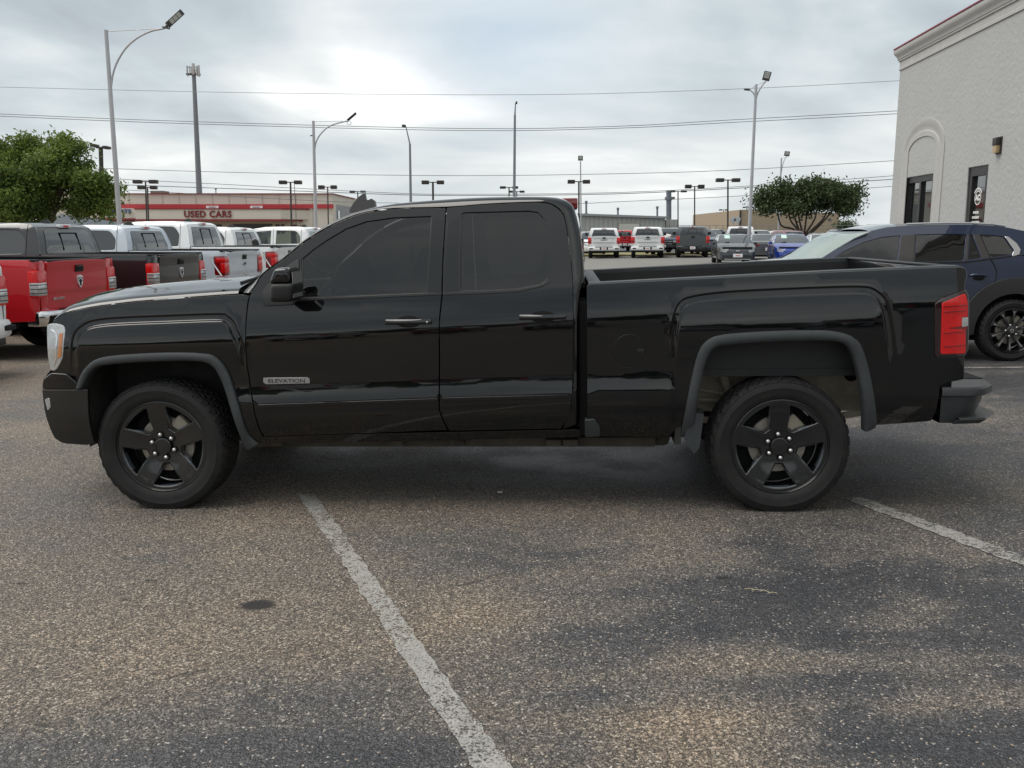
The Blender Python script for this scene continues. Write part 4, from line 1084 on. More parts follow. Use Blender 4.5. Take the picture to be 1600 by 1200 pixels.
# wall lamp
lc, lz = tw(1562, 227); root = MB()
def wbox(m, a0, a1, b0, b1, o0, o1, b=.02):
    k = MB(); k.bbox(0, 1, 0, 1, 0, 1, .001)
    vs = [PW(o0+(o1-o0)*v[1])(a0+(a1-a0)*v[0], b0+(b1-b0)*v[2]) for v in k.v]; m.add(vs, k.f)
lamp = empty('wall_lamp', corner, 0, 'bronze box wall lamp with amber lens on the stucco wall', 'lamp')
m = MB(); wbox(m, lc-.07, lc+.07, lz+.0, lz+.12, 0, .09); wbox(m, lc-.09, lc+.09, lz-.14, lz+.135, 0.001, .02); m.build('housing', DARKMET, lamp)
m = MB(); wbox(m, lc-.062, lc+.062, lz-.12, lz+.0, .02, .08); m.build('lamp_lens', mat('amber_plastic', (.42, .30, .16), .35), lamp)

def pbox(m, u0, u1, v0, v1, y, dep=3.0, zb=None):   # box facing the camera between photo columns and rows at depth y
    a, b = W(u0, v1, y), W(u1, v0, y)
    m.box(a.x, b.x, y, y+dep, a.z if zb is None else zb, b.z); return m
CONC = mat('ribbed_concrete', (.60, .57, .50), .85, noise=(.5, .7, (.53, .50, .44)), bump=(6, .4, .05))
REDB = mat('red_band', (.42, .035, .045), .5); DKR = mat('dark_red_band', (.20, .02, .025), .5)
ub = empty('used_cars_building', W(330, 366, 118), 0, 'low concrete showroom with a red band and red USED CARS lettering', 'building')
ubl = Vector(ub.location)
def local(o, e):      # parts are built in world space: bring them under their Empty
    o.parent = e; o.matrix_parent_inverse = Matrix.Translation(-Vector(e.location)); return o
def part(m, name, mt, e, smooth=30): return local(m.build(name, mt, None, smooth), e)
Y0 = 120.0
m = MB(); pbox(m, 60, 519, 303.5, 366, Y0+3, 18, -.4); part(m, 'wall', CONC, ub, 0)
m = MB()
for k in range(14): x = W(150+26*k, 330, Y0+2.93).x; m.box(x, x+.10, Y0+2.94, Y0+3, 1.2, W(0, 304, Y0+3).z)
part(m, 'panel_joint', mat('joint_dark', (.44, .42, .37), .9), ub, 0)
m = MB(); pbox(m, 58, 520.5, 301.9, 303.4, Y0+2.8, 18.3); part(m, 'roof_edge', DKR, ub, 0)
m = MB(); pbox(m, 58, 520.5, 319, 325.6, Y0+2.75, .3); part(m, 'red_band', REDB, ub, 0)
m = MB(); a = W(212, 342.5, Y0); b = W(438, 327.2, Y0); c = W(482, 331.5, Y0+3)
m.prism([(a.x, Y0), (b.x, Y0), (c.x, Y0+3), (a.x, Y0+3)], lambda p, q, d: (p, q, d), a.z, b.z); part(m, 'fascia', CONC, ub, 0)
m = MB(); pbox(m, 120, 211.5, 325.5, 341, Y0+1.2, 2); part(m, 'fascia', CONC, ub, 0)
m = MB(); m.prism([(a.x-.1, Y0-.12), (b.x+.1, Y0-.12), (c.x+.2, Y0+3), (a.x-.1, Y0+3)], lambda p, q, d: (p, q, d), b.z, b.z+.13); part(m, 'fascia_cap', DKR, ub, 0)
m = MB(); m.prism([(a.x-.1, Y0-.12), (b.x+.3, Y0-.12), (c.x-.8, Y0+3), (a.x-.1, Y0+3)], lambda p, q, d: (p, q, d), a.z-.25, a.z); pbox(m, 120, 211, 341, 344, Y0+1.1, 2); part(m, 'canopy_edge', DKR, ub, 0)
m = MB(); pbox(m, 150, 466, 345.5, 372, Y0+2.2, 1, -.4); part(m, 'showroom_wall', mat('cream_wall', (.42, .38, .30), .8), ub, 0)
for u0, u1, v0 in ((322, 346, 350.5), (365, 425, 350), (431, 436.5, 350.5), (439.5, 444, 350.5), (457, 464, 351)):
    m = MB(); pbox(m, u0, u1, v0, 365, Y0+2.12, .1); part(m, 'window', mat('dim_window', (.014, .012, .011), .25), ub, 0)
t = W(324.5, 335.1, Y0-.12)
tx = text_obj('sign_lettering', 'USED CARS', 1.18, mat('sign_red', (.17, .010, .016), .5), basis(t, (1, 0, 0), (0, 0, 1)), None, .06, .028, spacing=1.10, sx=.96); local(tx, ub)
t = W(190, 330.5, Y0+1.0)
tx = text_obj('sign_lettering', 'PARTS', .72, mat('sign_blue', (.03, .08, .24), .5), basis(t, (1, 0, 0), (0, 0, 1)), None, .05, .02, sx=1.25); local(tx, ub)
for u in (331.5, 400.5):
    m = MB(); pbox(m, u-9.5, u+9.5, 321.6, 325.2, Y0+2.5, .2); s_ = part(m, 'band_sign', CHIP, ub, 0)
    m = MB(); pbox(m, u-5.5, u+5, 322.8, 324.0, Y0+2.46, .03); part(m, 'sign_mark', mat('sign_grey', (.20, .17, .20), .6), ub, 0)
m = MB(); pbox(m, 235, 254, 298, 302, Y0+8, 2.5); part(m, 'roof_unit', mat('roof_unit', (.16, .15, .13), .7), ub)
m = MB(); p = W(337.5, 302, Y0+5); m.tube([p-Vector((0, 0, .2)), p+Vector((0, 0, .5))], .06, 6); m.tube([p+Vector((0, 0, .5)), p+Vector((0, 0, .62))], .16, 6); part(m, 'roof_vent', DARKMET, ub)
# grey metal side wing behind
sb = empty('metal_shed', W(540, 366, 125), 0, 'grey metal shed adjoining the right end of the showroom', 'building')
m = MB(); a = W(519.5, 318.5, 123.5); b = W(600, 332, 160)
m.prism([(a.x, 123.5), (b.x, 160), (b.x-6, 160), (a.x-6, 123.5)], lambda p, q, d: (p, q, d if d < 0 else (a.z if q < 130 else b.z)), -.4, 1); part(m, 'wall', mat('grey_siding', (.26, .27, .28), .6, noise=(1, .6, (.22, .23, .24)), bump=(3, .3, .05)), sb, 0)
m = MB(); p0_, p1_ = W(526, 329, 126), W(528.8, 342, 126.8); m.box(p0_.x-.03, p1_.x+.1, 126.2, 127.3, p1_.z, p0_.z); part(m, 'window', GLASS_D, sb, 0)
# canopies by the tree
for k, (u0, u1, va, vb, y) in enumerate(((60, 165, 334, 350.5, 42), (-60, 62, 338, 349.5, 44))):
    c = W((u0*2+u1)/3, va, y); a = W(u0, vb, y-1.5); b = W(u1, vb, y-1.5)
    m = MB(); m.add([(a.x, y-1.5, a.z), (b.x, y-1.5, a.z), (b.x, y+2, a.z), (a.x, y+2, a.z), (c.x, y, c.z), (a.x, y-1.5, a.z-.08), (b.x, y-1.5, a.z-.08), (b.x, y+2, a.z-.08), (a.x, y+2, a.z-.08)], [(0, 1, 4), (1, 2, 4), (2, 3, 4), (3, 0, 4), (0, 5, 6, 1), (1, 6, 7, 2), (2, 7, 8, 3), (3, 8, 5, 0), (5, 8, 7, 6)])
    e = empty('shade_canopy', (c.x, y, gz(c.x)), 0, ['dark blue grey peaked shade canopy behind the black pickup in the row', 'dark shade canopy at the left edge under the tree'][k], 'canopy', 'shade canopies under the tree')
    part(m, 'canopy_roof', mat('canopy_slate', (.055, .07, .085), .7), e, 0)
    for xx, yy in ((a.x+.1, y-1.4), (b.x-.1, y-1.4), (a.x+.1, y+1.9), (b.x-.1, y+1.9)):
        m = MB(); m.tube([(xx, yy, gz(xx)), (xx, yy, a.z-.05)], .04, 6); part(m, 'leg', DARKMET, e)
# centre metal building
mb = empty('metal_building', W(960, 366, 122), 0, 'low grey ribbed metal workshop with a white roller door', 'building')
RIB = bpy.data.materials.new('ribbed_metal'); nt = new_tree(RIB); MATS['ribbed_metal'] = RIB
wv = N(nt, 'ShaderNodeTexWave', {'Vector': N(nt, 'ShaderNodeTexCoord').outputs['Object'], 'Scale': .52, 'Distortion': 0.0}, wave_type='BANDS', bands_direction='X').outputs[0]
b_ = N(nt, 'ShaderNodeBsdfPrincipled', {'Base Color': mixc(nt, ramp(nt, wv, [(.0, 0), (.2, 1)]), (.27, .275, .25), (.37, .375, .345)), 'Roughness': .6, 'Normal': N(nt, 'ShaderNodeBump', {'Height': wv, 'Strength': .5, 'Distance': .05}).outputs[0]}); N(nt, 'ShaderNodeOutputMaterial', {0: b_.outputs[0]})
m = MB(); y = 120.0; a, b = W(700, 366, y), W(1039, 341.5, y); c = W(700, 330, y)
m.prism([(a.x, -.3), (b.x, -.3), (b.x, b.z), (a.x, c.z)], lambda p, q, d: (p, d, q), y, y+22); part(m, 'wall', RIB, mb, 0)
m = MB(); m.prism([(a.x-.2, c.z), (b.x+.3, b.z), (b.x+.3, b.z+.28), (a.x-.2, c.z+.28)], lambda p, q, d: (p, d, q), y-.3, y+22); part(m, 'roof', mat('roof_grey', (.30, .30, .30), .5), mb, 0)
m = MB(); pbox(m, 1039.5, 1059, 343, 366, y+2, 14, -.3); part(m, 'annex', RIB, mb, 0)
m = MB(); pbox(m, 965.5, 1000.5, 348.2, 366, y-.12, .2, -.1); part(m, 'door_frame', mat('door_frame_tan', (.28, .26, .22), .7), mb, 0)
m = MB(); pbox(m, 967, 999, 349.8, 366, y-.18, .1, -.1); rd = part(m, 'roller_door', mat('roller_cream', (.52, .52, .46), .6, bump=(2, .2, .02)), mb, 0)
for u in (970, 980.5, 990.5):
    m = MB(); pbox(m, u, u+5.5, 361.3, 363.2, y-.22, .05); part(m, 'door_window', GLASS_D, mb, 0)
for u, v0, v1, r in ((916, 314.5, 335, 1.6), (965.5, 325, 338, 1.5), (1027, 323, 340.5, 1.5)):
    p, q = W(u, v1, y+4), W(u, v0, y+4); rr = r*y/1400; m = MB()
    m.tube([p-Vector((0, 0, .3)), q], rr, 10); m.tube([q-Vector((0, 0, .25)), q+Vector((0, 0, .05))], rr*1.45, 10); m.tube([p-Vector((0, 0, .1)), p+Vector((0, 0, .15))], rr*2.0, 10)
    part(m, 'roof_vent', mat('vent_grey', (.16, .18, .20), .5, .4), mb)
p, q = W(1045, 343, y+6), W(1045, 298, y+6); m = MB(); m.tube([p, q], .36, 14); z1 = W(0, 310, y+6).z; m.tube([(q.x, y+6, z1-.25), (q.x, y+6, z1+.2)], .52, 14); m.box(q.x, q.x+.8, y+5.6, y+6.3, z1-.1, z1+.2); part(m, 'exhaust_stack', MATS['vent_grey'], mb)
# far low buildings
fbd = empty('warehouse', W(1110, 366, 210), 0, 'long low white warehouse far behind the car lot', 'building')
m = MB(); pbox(m, 1060, 1112, 354, 366, 210, 20, -.3); pbox(m, 1112.1, 1142, 351, 366, 209, 20, -.3); part(m, 'wall', mat('far_white', (.42, .44, .44), .7), fbd, 0)
tb = empty('tan_building', W(1230, 366, 150), 0, 'tan metal building behind the spreading tree', 'building')
m = MB(); y = 150.0; a, b, c = W(1157, 366, y), W(1312, 332.5, y), W(1157, 327.5, y)
m.prism([(a.x, -.3), (b.x, -.3), (b.x, b.z), (W(1230, 0, y).x, b.z), (a.x, c.z)], lambda p, q, d: (p, d, q), y, y+40); part(m, 'wall', mat('tan_siding', (.36, .28, .19), .7, bump=(2, .2, .03)), tb, 0)
m = MB(); d0 = W(1137.5, 336, 185); m.prism([(a.x-.02, y+.1), (d0.x, 185), (d0.x+3, 185), (a.x+3, y+.1)], lambda p, q, d: (p, q, d if d < 0 else (c.z if q < 160 else d0.z)), -.3, 1); part(m, 'side_wall', mat('tan_side', (.27, .225, .165), .7), tb, 0)
m = MB()
for k in range(4):
    t_ = k/3.6; p = Vector((a.x, y, 0)).lerp(Vector((d0.x, 185, 0)), t_); m.box(p.x-.28, p.x-.06, p.y-.2, p.y+.2, -.3, c.z+(d0.z-c.z)*t_-.1)
part(m, 'column', DARKMET, tb, 0)
for u in (1146, 1153):
    p = W(u, 345, 146); m = MB(); m.prism([(-.7, .1), (.1, .75), (.45, .35), (.1, -.55)], lambda a_, b_, d: (p.x+a_, 146+d, p.z+b_), 0, .12); m.tube([(p.x, 146.1, p.z-3), (p.x, 146.1, p.z)], .06, 6); part(m, 'satellite_dish', mat('dish_grey', (.45, .47, .48), .5), tb)
m = MB(); pbox(m, 1294, 1299, 341, 344.5, y-.1, .2); part(m, 'window', GLASS_D, tb, 0)
m = MB()
for k in range(36):
    p = W(1036+k*10.4, 352, 118); m.tube([(p.x, 118, gz(p.x)), (p.x, 118, p.z)], .035, 5)
for v in (352.2, 357.5): a, b = W(1036, v, 118), W(1402, v, 118); m.tube([a, b], .03, 5)
tag(m.build('lot_fence', mat('fence_grey', (.22, .22, .22), .6, .5)), 'thin grey post and rail fence along the back of the car lot', 'fence')
LOTG = mat('pale_pavement', (.185, .175, .16), .8, noise=(.35, .8, (.14, .135, .125)), bump=(60, .3, .01))
V = [(x, y, gz(x)+.004) for y in (31, 62.5) for x in (-2, 3, 6, 9, 12, 60)]; tag(mesh_obj('far_lot', V, [(i, i+1, i+7, i+6) for i in range(5)], LOTG), kind='structure')
m = MB(); m.box(W(880, 0, 64).x, W(1420, 0, 64).x, 62.5, 70, .05, .22)
tag(m.build('grass_strip', mat('dry_grass', (.30, .255, .13), .95, noise=(1.5, .8, (.16, .17, .07)), bump=(12, .8, .08))), kind='structure')
# low far trees and rooftops on the horizon
rg = random.Random(11)
def ridge(name, y, x0, x1, h, hv, mt, label):
    m = MB(); k = int((x1-x0)/ (h*.22)); prev = h
    for i in range(k):
        x = x0+(x1-x0)*i/k; w = (x1-x0)/k; hh = h+hv*(.5*math.sin(i*.31)+.5*math.sin(i*.13+2))+rg.uniform(-.25, .25)*hv
        b = MB(); c = Vector((x, y+rg.uniform(-2, 2), hh*.5)); bm = bmesh.new(); bmesh.ops.create_icosphere(bm, subdivisions=2, radius=1)
        for v in bm.verts: v.co = Vector((v.co.x*w*1.3, v.co.y*w*1.2, v.co.z*hh*.5))*(1+rg.uniform(-.16, .16)) + c
        bm.verts.index_update(); m.add([v.co for v in bm.verts], [[v.index for v in f.verts] for f in bm.faces]); bm.free()
    return tag(m.build(name, mt, None, 0), label, 'trees', kind='stuff')
FOLF = mat('far_foliage', (.035, .05, .03), .9, noise=(.7, .8, (.06, .075, .045)))
ridge('distant_trees', 380, -60, 170, 3.6, 1.2, FOLF, 'low line of distant trees on the horizon behind the lots')
# unseen trees added behind the camera for reflections in the pickup's paint
ridge('unseen_tree_belt', -60, -75, 75, 4.2, 1.7, FOLF, 'belt of low trees added unseen behind the camera, for reflections in the paint')
# ------------------------------------------------------------------ TREES
def leafmat(name, c0, c1):
    m = bpy.data.materials.new(name); nt = new_tree(m); MATS[name] = m
    t = N(nt, 'ShaderNodeTexCoord').outputs['Object']
    n = N(nt, 'ShaderNodeTexNoise', {'Vector': t, 'Scale': .9, 'Detail': 3.0}).outputs[0]
    n2 = N(nt, 'ShaderNodeTexNoise', {'Vector': t, 'Scale': 9.0, 'Detail': 2.0}).outputs[0]
    f = ramp(nt, math_(nt, 'ADD', math_(nt, 'MULTIPLY', n, .5), math_(nt, 'MULTIPLY', n2, .5)), [(.38, 0.0), (.62, 1.0)])
    c = mixc(nt, f, c0, c1)
    d = N(nt, 'ShaderNodeBsdfPrincipled', {'Base Color': c, 'Roughness': .5, 'Specular IOR Level': .35})
    tr_ = N(nt, 'ShaderNodeBsdfTranslucent', {0: c})
    mx = N(nt, 'ShaderNodeMixShader', {0: .35, 1: d.outputs[0], 2: tr_.outputs[0]})
    N(nt, 'ShaderNodeOutputMaterial', {0: mx.outputs[0]}); return m
BARK = mat('bark', (.075, .058, .045), .9, noise=(6, .8, (.04, .032, .026)), bump=(18, .8, .02))
def tree(name, base, clumps, leaf, nleaf, limbs, lm, label, cat_, group=None, seed=1, tr_r=.16):
    rg = random.Random(seed); e = empty(name, base, 0, label, cat_, group)
    m = MB()
    for pts, r0, r1 in limbs:
        P = cat([Vector(p) for p in pts], 3); n = len(P); m.tube([Vector(p)+Vector((rg.uniform(-.03, .03), rg.uniform(-.03, .03), 0))*r0*4 for p in P], [r0+(r1-r0)*i/(n-1) for i in range(n)], 7)
    part(m, 'trunk', BARK, e, 60)
    m = MB(); V = m.v; F = m.f; tot = sum(c[3]*c[3] for c in clumps)
    for cx, cy, cz, r, fz in clumps:
        k = int(nleaf*r*r/tot); sub = []
        for q in range(max(5, int(r*r*9/(leaf*8)))):      # twig clusters on the clump's shell
            th, ph = rg.uniform(0, 2*math.pi), math.acos(rg.uniform(-.9, 1)); rr = r*rg.uniform(.45, 1.05)
            sub.append(Vector((cx+rr*math.sin(ph)*math.cos(th), cy+rr*math.sin(ph)*math.sin(th), cz+rr*math.cos(ph)*fz)))
        for i in range(k):
            s = sub[rg.randrange(len(sub))]; g = leaf*2.6
            p = s+Vector((rg.gauss(0, g), rg.gauss(0, g), rg.gauss(0, g*.7)))
            nx = Vector((rg.gauss(0, 1), rg.gauss(0, 1), rg.gauss(.5, .8))).normalized(); a = nx.orthogonal().normalized(); b = nx.cross(a); an = rg.uniform(0, 6.28)
            u_ = (a*math.cos(an)+b*math.sin(an))*leaf*rg.uniform(.6, 1.1); v_ = nx.cross(u_).normalized()*leaf*.42
            k0 = len(V); V += [tuple(p-u_), tuple(p-v_+u_*.1+nx*leaf*.12), tuple(p+u_), tuple(p+v_+u_*.1+nx*leaf*.12)]; F.append((k0, k0+1, k0+2, k0+3))
    o = mesh_obj('crown', V, F, lm); local(o, e)
    return e
LEAF1 = leafmat('leaf_bright', (.045, .08, .022), (.20, .28, .055)); LEAF2 = leafmat('leaf_dark', (.026, .04, .018), (.10, .135, .05))
def px(u, v, y): p = W(u, v, y); return p
y = 36.0; rg = random.Random(21); cl = []
def blob(u, v, rpx, y, dy=0, fz=.85): p = W(u, v, y+dy); cl.append((p.x, p.y, p.z, rpx*y/1400, fz))
for u, v, r, dy in ((30, 255, 36, 0), (75, 262, 34, -.6), (112, 258, 34, 0), (140, 285, 28, -.3), (160, 305, 22, 0), (20, 300, 40, -.9), (60, 300, 32, 0), (-30, 280, 48, 0), (-60, 310, 40, .5), (30, 325, 24, 0), (-10, 325, 30, 0), (150, 322, 15, .5), (100, 235, 22, 0), (46, 235, 24, .4), (118, 290, 22, .4), (0, 245, 30, .4), (168, 318, 12, 0), (20, 340, 16, -.5), (45, 330, 16, -.8), (-5, 342, 18, 0), (125, 330, 12, 0), (172, 335, 8, 0), (140, 318, 16, -.3), (110, 318, 12, .3)): blob(u, v, r, y, dy)
b0 = W(72, 366, y); gb = Vector((b0.x, y, gz(b0.x)-.1))
def q_(u, v, dy=0.0): return W(u, v, y+dy)
limbs = [((gb, q_(72, 352), q_(78, 335)), .36, .26), ((q_(78, 337), q_(88, 312), q_(100, 285), q_(110, 262)), .20, .05), ((q_(76, 338), q_(66, 318), q_(50, 300), q_(30, 275)), .18, .05), ((q_(76, 338), q_(84, 318, .4), q_(80, 290, .6), q_(72, 265, .6)), .17, .04), ((q_(82, 330), q_(105, 316), q_(130, 305), q_(150, 300)), .11, .03), ((q_(70, 345), q_(50, 333), q_(25, 325), q_(0, 310)), .15, .04)]
tree('leafy_tree', tuple(gb), cl, .09, 56000, limbs, LEAF1, 'broad leafy green tree at the left edge, behind the parked row', 'tree', None, 3)
y = 78.0; cl = []
for u, v, r, dy in ((1215, 325, 24, 0), (1245, 312, 26, 0), (1275, 305, 28, 0), (1300, 302, 26, 0), (1322, 305, 20, 0), (1205, 322, 16, 0), (1240, 332, 16, -1), (1262, 330, 15, 0), (1290, 325, 17, 1), (1312, 320, 14, 0), (1255, 292, 16, 0), (1285, 288, 16, 0), (1230, 298, 13, 0), (1335, 296, 9, 0), (1196, 330, 9, 0), (1270, 318, 20, 1.5)): blob(u, v-5 if v > 318 else v, r*.75, y, dy, .5)
rg = random.Random(8)
for k in range(26):
    a = rg.uniform(0, 6.28); q = rg.uniform(.75, 1.05); uu, vv = 1264+78*q*math.cos(a), 307+27*q*math.sin(a)+5
    if vv < 328: blob(uu, vv, rg.uniform(5, 10), y, rg.uniform(-1, 1), .6)
b0 = W(1254, 366, y); gb = Vector((b0.x, y, gz(b0.x)-.1))
limbs = [((gb, W(1254, 372, y)), .42, .42)]
gb2 = W(1254, 374, y)
for uu, vv in ((1222, 346), (1236, 336), (1250, 332), (1262, 334), (1275, 336), (1290, 334), (1300, 326), (1240, 320)):
    limbs.append(((gb2, W(1254+(uu-1254)*.45, 358, y), W(uu-2, vv+6, y), W(uu+(uu-1254)*.25, vv-22, y)), .11, .05))
tree('spreading_tree', tuple(gb), cl, .17, 19000, limbs, LEAF2, 'dark spreading tree with many thin forked trunks in the far lot', 'tree', None, 5)
y = 120.0; cl = []
for u, v, r in ((1318, 356, 6), (1326, 353, 6), (1322, 361, 7), (1330, 360, 4)): blob(u, v, r, y, 0)
b0 = W(1323, 366, y); tree('small_bush', (b0.x, y, gz(b0.x)), cl, .2, 1500, [((Vector((b0.x, y, gz(b0.x))), W(1323, 358, y)), .12, .05)], LEAF2, 'small bushy tree standing alone right of the tan building', 'bush', None, 6)
y = 195.0; cl = []
for u, v, r in ((1122, 358, 5), (1130, 356, 5), (1126, 361, 6)): blob(u, v, r, y, 0)
b0 = W(1126, 366, y); tree('small_bush', (b0.x, y, gz(b0.x)), cl, .3, 1200, [((Vector((b0.x, y, gz(b0.x))), W(1126, 358, y)), .12, .05)], LEAF1, 'yellow green bush in front of the far white warehouse', 'bush', None, 7)

# ------------------------------------------------------------------ LAMP POSTS, MAST, WIRES
LEDC = mat('lamp_dark', (.05, .05, .052), .5); LEDF = mat('lamp_diffuser', (.40, .41, .38), .4); WPOLE = mat('pale_pole', (.45, .455, .47), .45, .3, noise=(2, .5, (.36, .36, .38)))
def head(e, p, ax, up, L, Wd, T, mt=LEDC, face=True, nm='lamp_head'):
    ax, up = Vector(ax).normalized(), Vector(up).normalized(); sd = ax.cross(up)
    k = MB(); k.bbox(0, L, -Wd/2, Wd/2, -T/2, T/2, T*.3)
    m = MB(); m.add([Vector(p)+ax*v[0]+sd*v[1]+up*v[2] for v in k.v], k.f); h = part(m, nm, mt, e, 30)
    if face:
        for q in range(3):
            k = MB(); k.box(L*(.26+.23*q), L*(.26+.23*q+.19), -Wd*.36, Wd*.36, T/2+.001, T/2+.012); m = MB(); m.add([Vector(p)+ax*v[0]+sd*v[1]+up*v[2] for v in k.v], k.f); part(m, 'led_panel', LEDF, e, 0)
    return h
def curved(us, top, arm, hd, y, lab, rp, grp='tall silver lamp posts with curved arms', ring=False, base=None):
    bp = W(us[0], us[1], y); e = empty('lamp_post', (bp.x, y, gz(bp.x)), 0, lab, 'lamp post', grp); s = y/1400
    tp = W(top[0], top[1], y); m = MB(); m.tube([(bp.x, y, gz(bp.x)), bp, tp], [rp*1.25, rp*1.1, rp*.8], 12); m.tube([(bp.x, y, gz(bp.x)), (bp.x, y, gz(bp.x)+.25)], rp*2.2, 10); part(m, 'pole', WPOLE, e)
    if arm:
        P = [W(u, v, y-.02) for u, v in arm]; m = MB(); m.tube(cat(P, 4), rp*.42, 8); part(m, 'curved_arm', WPOLE, e)
        m = MB(); m.tube([tp-Vector((0, 0, .05)), P[-1]], rp*.16, 6); part(m, 'tie_rod', WPOLE, e)
    return e, s
e, s = curved((187, 350), (165.5, 47), [(172, 150), (178, 110), (193, 80), (212, 61), (235, 49), (258, 44)], None, 34.0, 'tallest silver lamp post with curved arm, at the left above the parked pickups', .085)
p = W(259, 42, 33.9); a = W(283, 20, 33.9)-p
head(e, p+a*.12, a, (-.35, -.6, -.55), a.length*.95, .30, .07); m = MB(); m.tube([p-Vector((.12, 0, .0)), p+Vector((.14, 0, -.06))], .035, 6); m.tube([p, p+a*.18], .05, 6); part(m, 'bracket', LEDC, e)
e, s = curved((494, 372), (489.5, 189), [(490.5, 245), (494, 222), (503, 207), (517, 196), (538, 190), (545, 189)], None, 60.0, 'silver lamp post with curved arm behind the black pickup\'s windscreen', .11)
p = W(543, 188, 60); a = W(556, 177, 60)-p; head(e, p, a, (-.3, -.3, -.6), a.length, .30, .10, face=False)
m = MB(); c = W(545.5, 192, 60); m.tube([c+Vector((.13*math.cos(t), 0, .13*math.sin(t))) for t in [2*math.pi*k/16 for k in range(17)]], .015, 5, False); part(m, 'bracket_ring', LEDC, e)
e, s = curved((1170, 378), (1181.5, 132), [(1180, 160), (1184, 146), (1190, 135), (1197, 126.5)], None, 46.0, 'silver lamp post with two heads, centre right above the far lot', .085)
head(e, W(1196, 126, 46), (.22, -.2, 1), (-.25, -.9, 0), .44, .36, .09)
m = MB(); m.tube(cat([W(1180, 155, 46), W(1178, 147, 46), W(1173, 141.5, 46), W(1168, 141, 46)], 3), .03, 6); m.tube([W(1182, 133, 46), W(1172, 140, 46)], .015, 5); part(m, 'curved_arm', WPOLE, e)
head(e, W(1171, 140.5, 46), (-1, 0, .12), (0, 0, -1), .26, .22, .07, face=False)
e, s = curved((1216, 366), (1221, 247), [(1220, 275), (1223, 258), (1227, 247), (1230, 245)], None, 88.0, 'slim silver lamp post standing in front of the spreading tree', .085)
head(e, W(1229, 244, 88), (.12, -.1, 1), (-.3, -.9, 0), .46, .5, .12)
# square head seen from the front
e, s = curved((908, 366), (907, 252), None, None, 87.0, 'slim lamp post with square flood head beside the pickup\'s cab', .07)
head(e, W(907, 251, 87), (0, 0, 1), (0, -1, 0), .46, .46, .12)
# street lights
def cobra(base, kink, top, y, lab, L):
    bp = W(*base, y); e = empty('street_light', (bp.x, y, gz(bp.x)), 0, lab, 'street light', 'grey street lights'); mt = mat('street_pole', (.22, .24, .26), .5, .4)
    k = W(*kink, y); t = W(*top, y); m = MB(); m.tube([(bp.x, y, gz(bp.x)), bp, k], [.12, .10, .07], 10); part(m, 'pole', mt, e)
    m = MB(); m.tube([k, t], [.05, .03], 8); part(m, 'arm', mt, e)
    m = MB(); hx = W(top[0]+L, top[1], y); m.bbox(min(t.x, hx.x), max(t.x, hx.x), y-.15, y+.15, t.z-.06, t.z+.09, .05); part(m, 'lamp_head', LEDC, e); return e
cobra((642.5, 366), (640.5, 225), (634, 197), 60, 'grey street light leaning left above the pickup\'s front window', -6)
cobra((803, 366), (804.5, 180), (805.5, 161), 55, 'tall straight grey street light rising behind the pickup\'s roof', 3)
# dark twin head lamps
def twin(u, vt, vb, hw_, y, lab, n=2, th=5.5, dy=0, pr=.07, rounded=False):
    bp = W(u, vb, y); e = empty('parking_lamp', (bp.x, y, gz(bp.x)), 0, lab, 'parking lamp', 'dark bronze parking lot lamps'); s = y/1400
    t = W(u-.6, vt, y); m = MB(); m.tube([(bp.x, y, gz(bp.x)), t], pr, 8); part(m, 'pole', DARKMET, e)
    m = MB(); m.box(t.x-hw_*s*.5, t.x+hw_*s*.5, y-.05, y+.05, t.z-.03, t.z+.05); part(m, 'crossarm', DARKMET, e)
    for sg in (-1, 1):
        m = MB(); a, b = t.x+sg*hw_*s, t.x+sg*hw_*s*.36
        if rounded: m.bbox(min(a, b), max(a, b), y-.3, y+.3, t.z-.02-sg*.05, t.z+.14-sg*.05, .06)
        else: m.bbox(min(a, b), max(a, b), y-.3, y+.3, t.z-th*s*.5, t.z+th*s*.5, .03)
        part(m, 'lamp_head', DARKMET, e)
    return e
twin(228, 284, 349, 18, 80, 'nearest left twin parking lamp in front of the showroom', 4); 
e = twin(231, 293, 349, 14, 88, 'second parking lamp just behind the left one by the showroom')
twin(454.5, 285, 352, 17, 82, 'twin parking lamp in front of the showroom\'s right end', pr=.08)
twin(512.5, 292.5, 352, 14, 98, 'twin parking lamp at the corner of the showroom')
twin(559.5, 299.5, 352, 12, 112, 'small twin parking lamp directly behind the pickup\'s roof antenna', th=3)
twin(677, 285, 352, 17, 82, 'twin parking lamp above the pickup\'s door divide', pr=.09)
twin(796, 293, 352, 14, 100, 'left twin parking lamp of the pair above the pickup\'s rear door', th=3.5)
twin(808, 299.5, 352, 12, 112, 'lower right parking lamp of the pair above the rear door', th=3)
twin(905, 284, 368, 17, 80, 'twin parking lamp beside the pickup\'s rear cab corner')
twin(1060, 299, 368, 13, 105, 'twin parking lamp touching the workshop\'s exhaust stack', th=3)
twin(1086, 291.5, 366, 14.5, 96, 'twin parking lamp above the grey pickup in the far lot')
twin(1138, 281.5, 370, 18, 78, 'largest twin parking lamp right of the centre in the far lot')
twin(1131, 328, 364, 6.5, 170, 'tiny twin parking lamp beside the warehouse', th=2)
twin(1167.5, 324, 364, 6, 165, 'tiny parking lamp in front of the tan building', th=2)
twin(158, 231, 352, 13, 50, 'brown post top lamp rising from behind the leafy tree', pr=.12, rounded=True)
m = MB(); p = W(459.5, 282, 90); m.tube([W(463, 352, 90), W(461.5, 310, 90), W(460.5, 300, 90), p], .03, 5); tag(m.build('antenna_mast', LEDC), 'thin dark whip mast beside the twin lamp at the showroom', 'antenna')
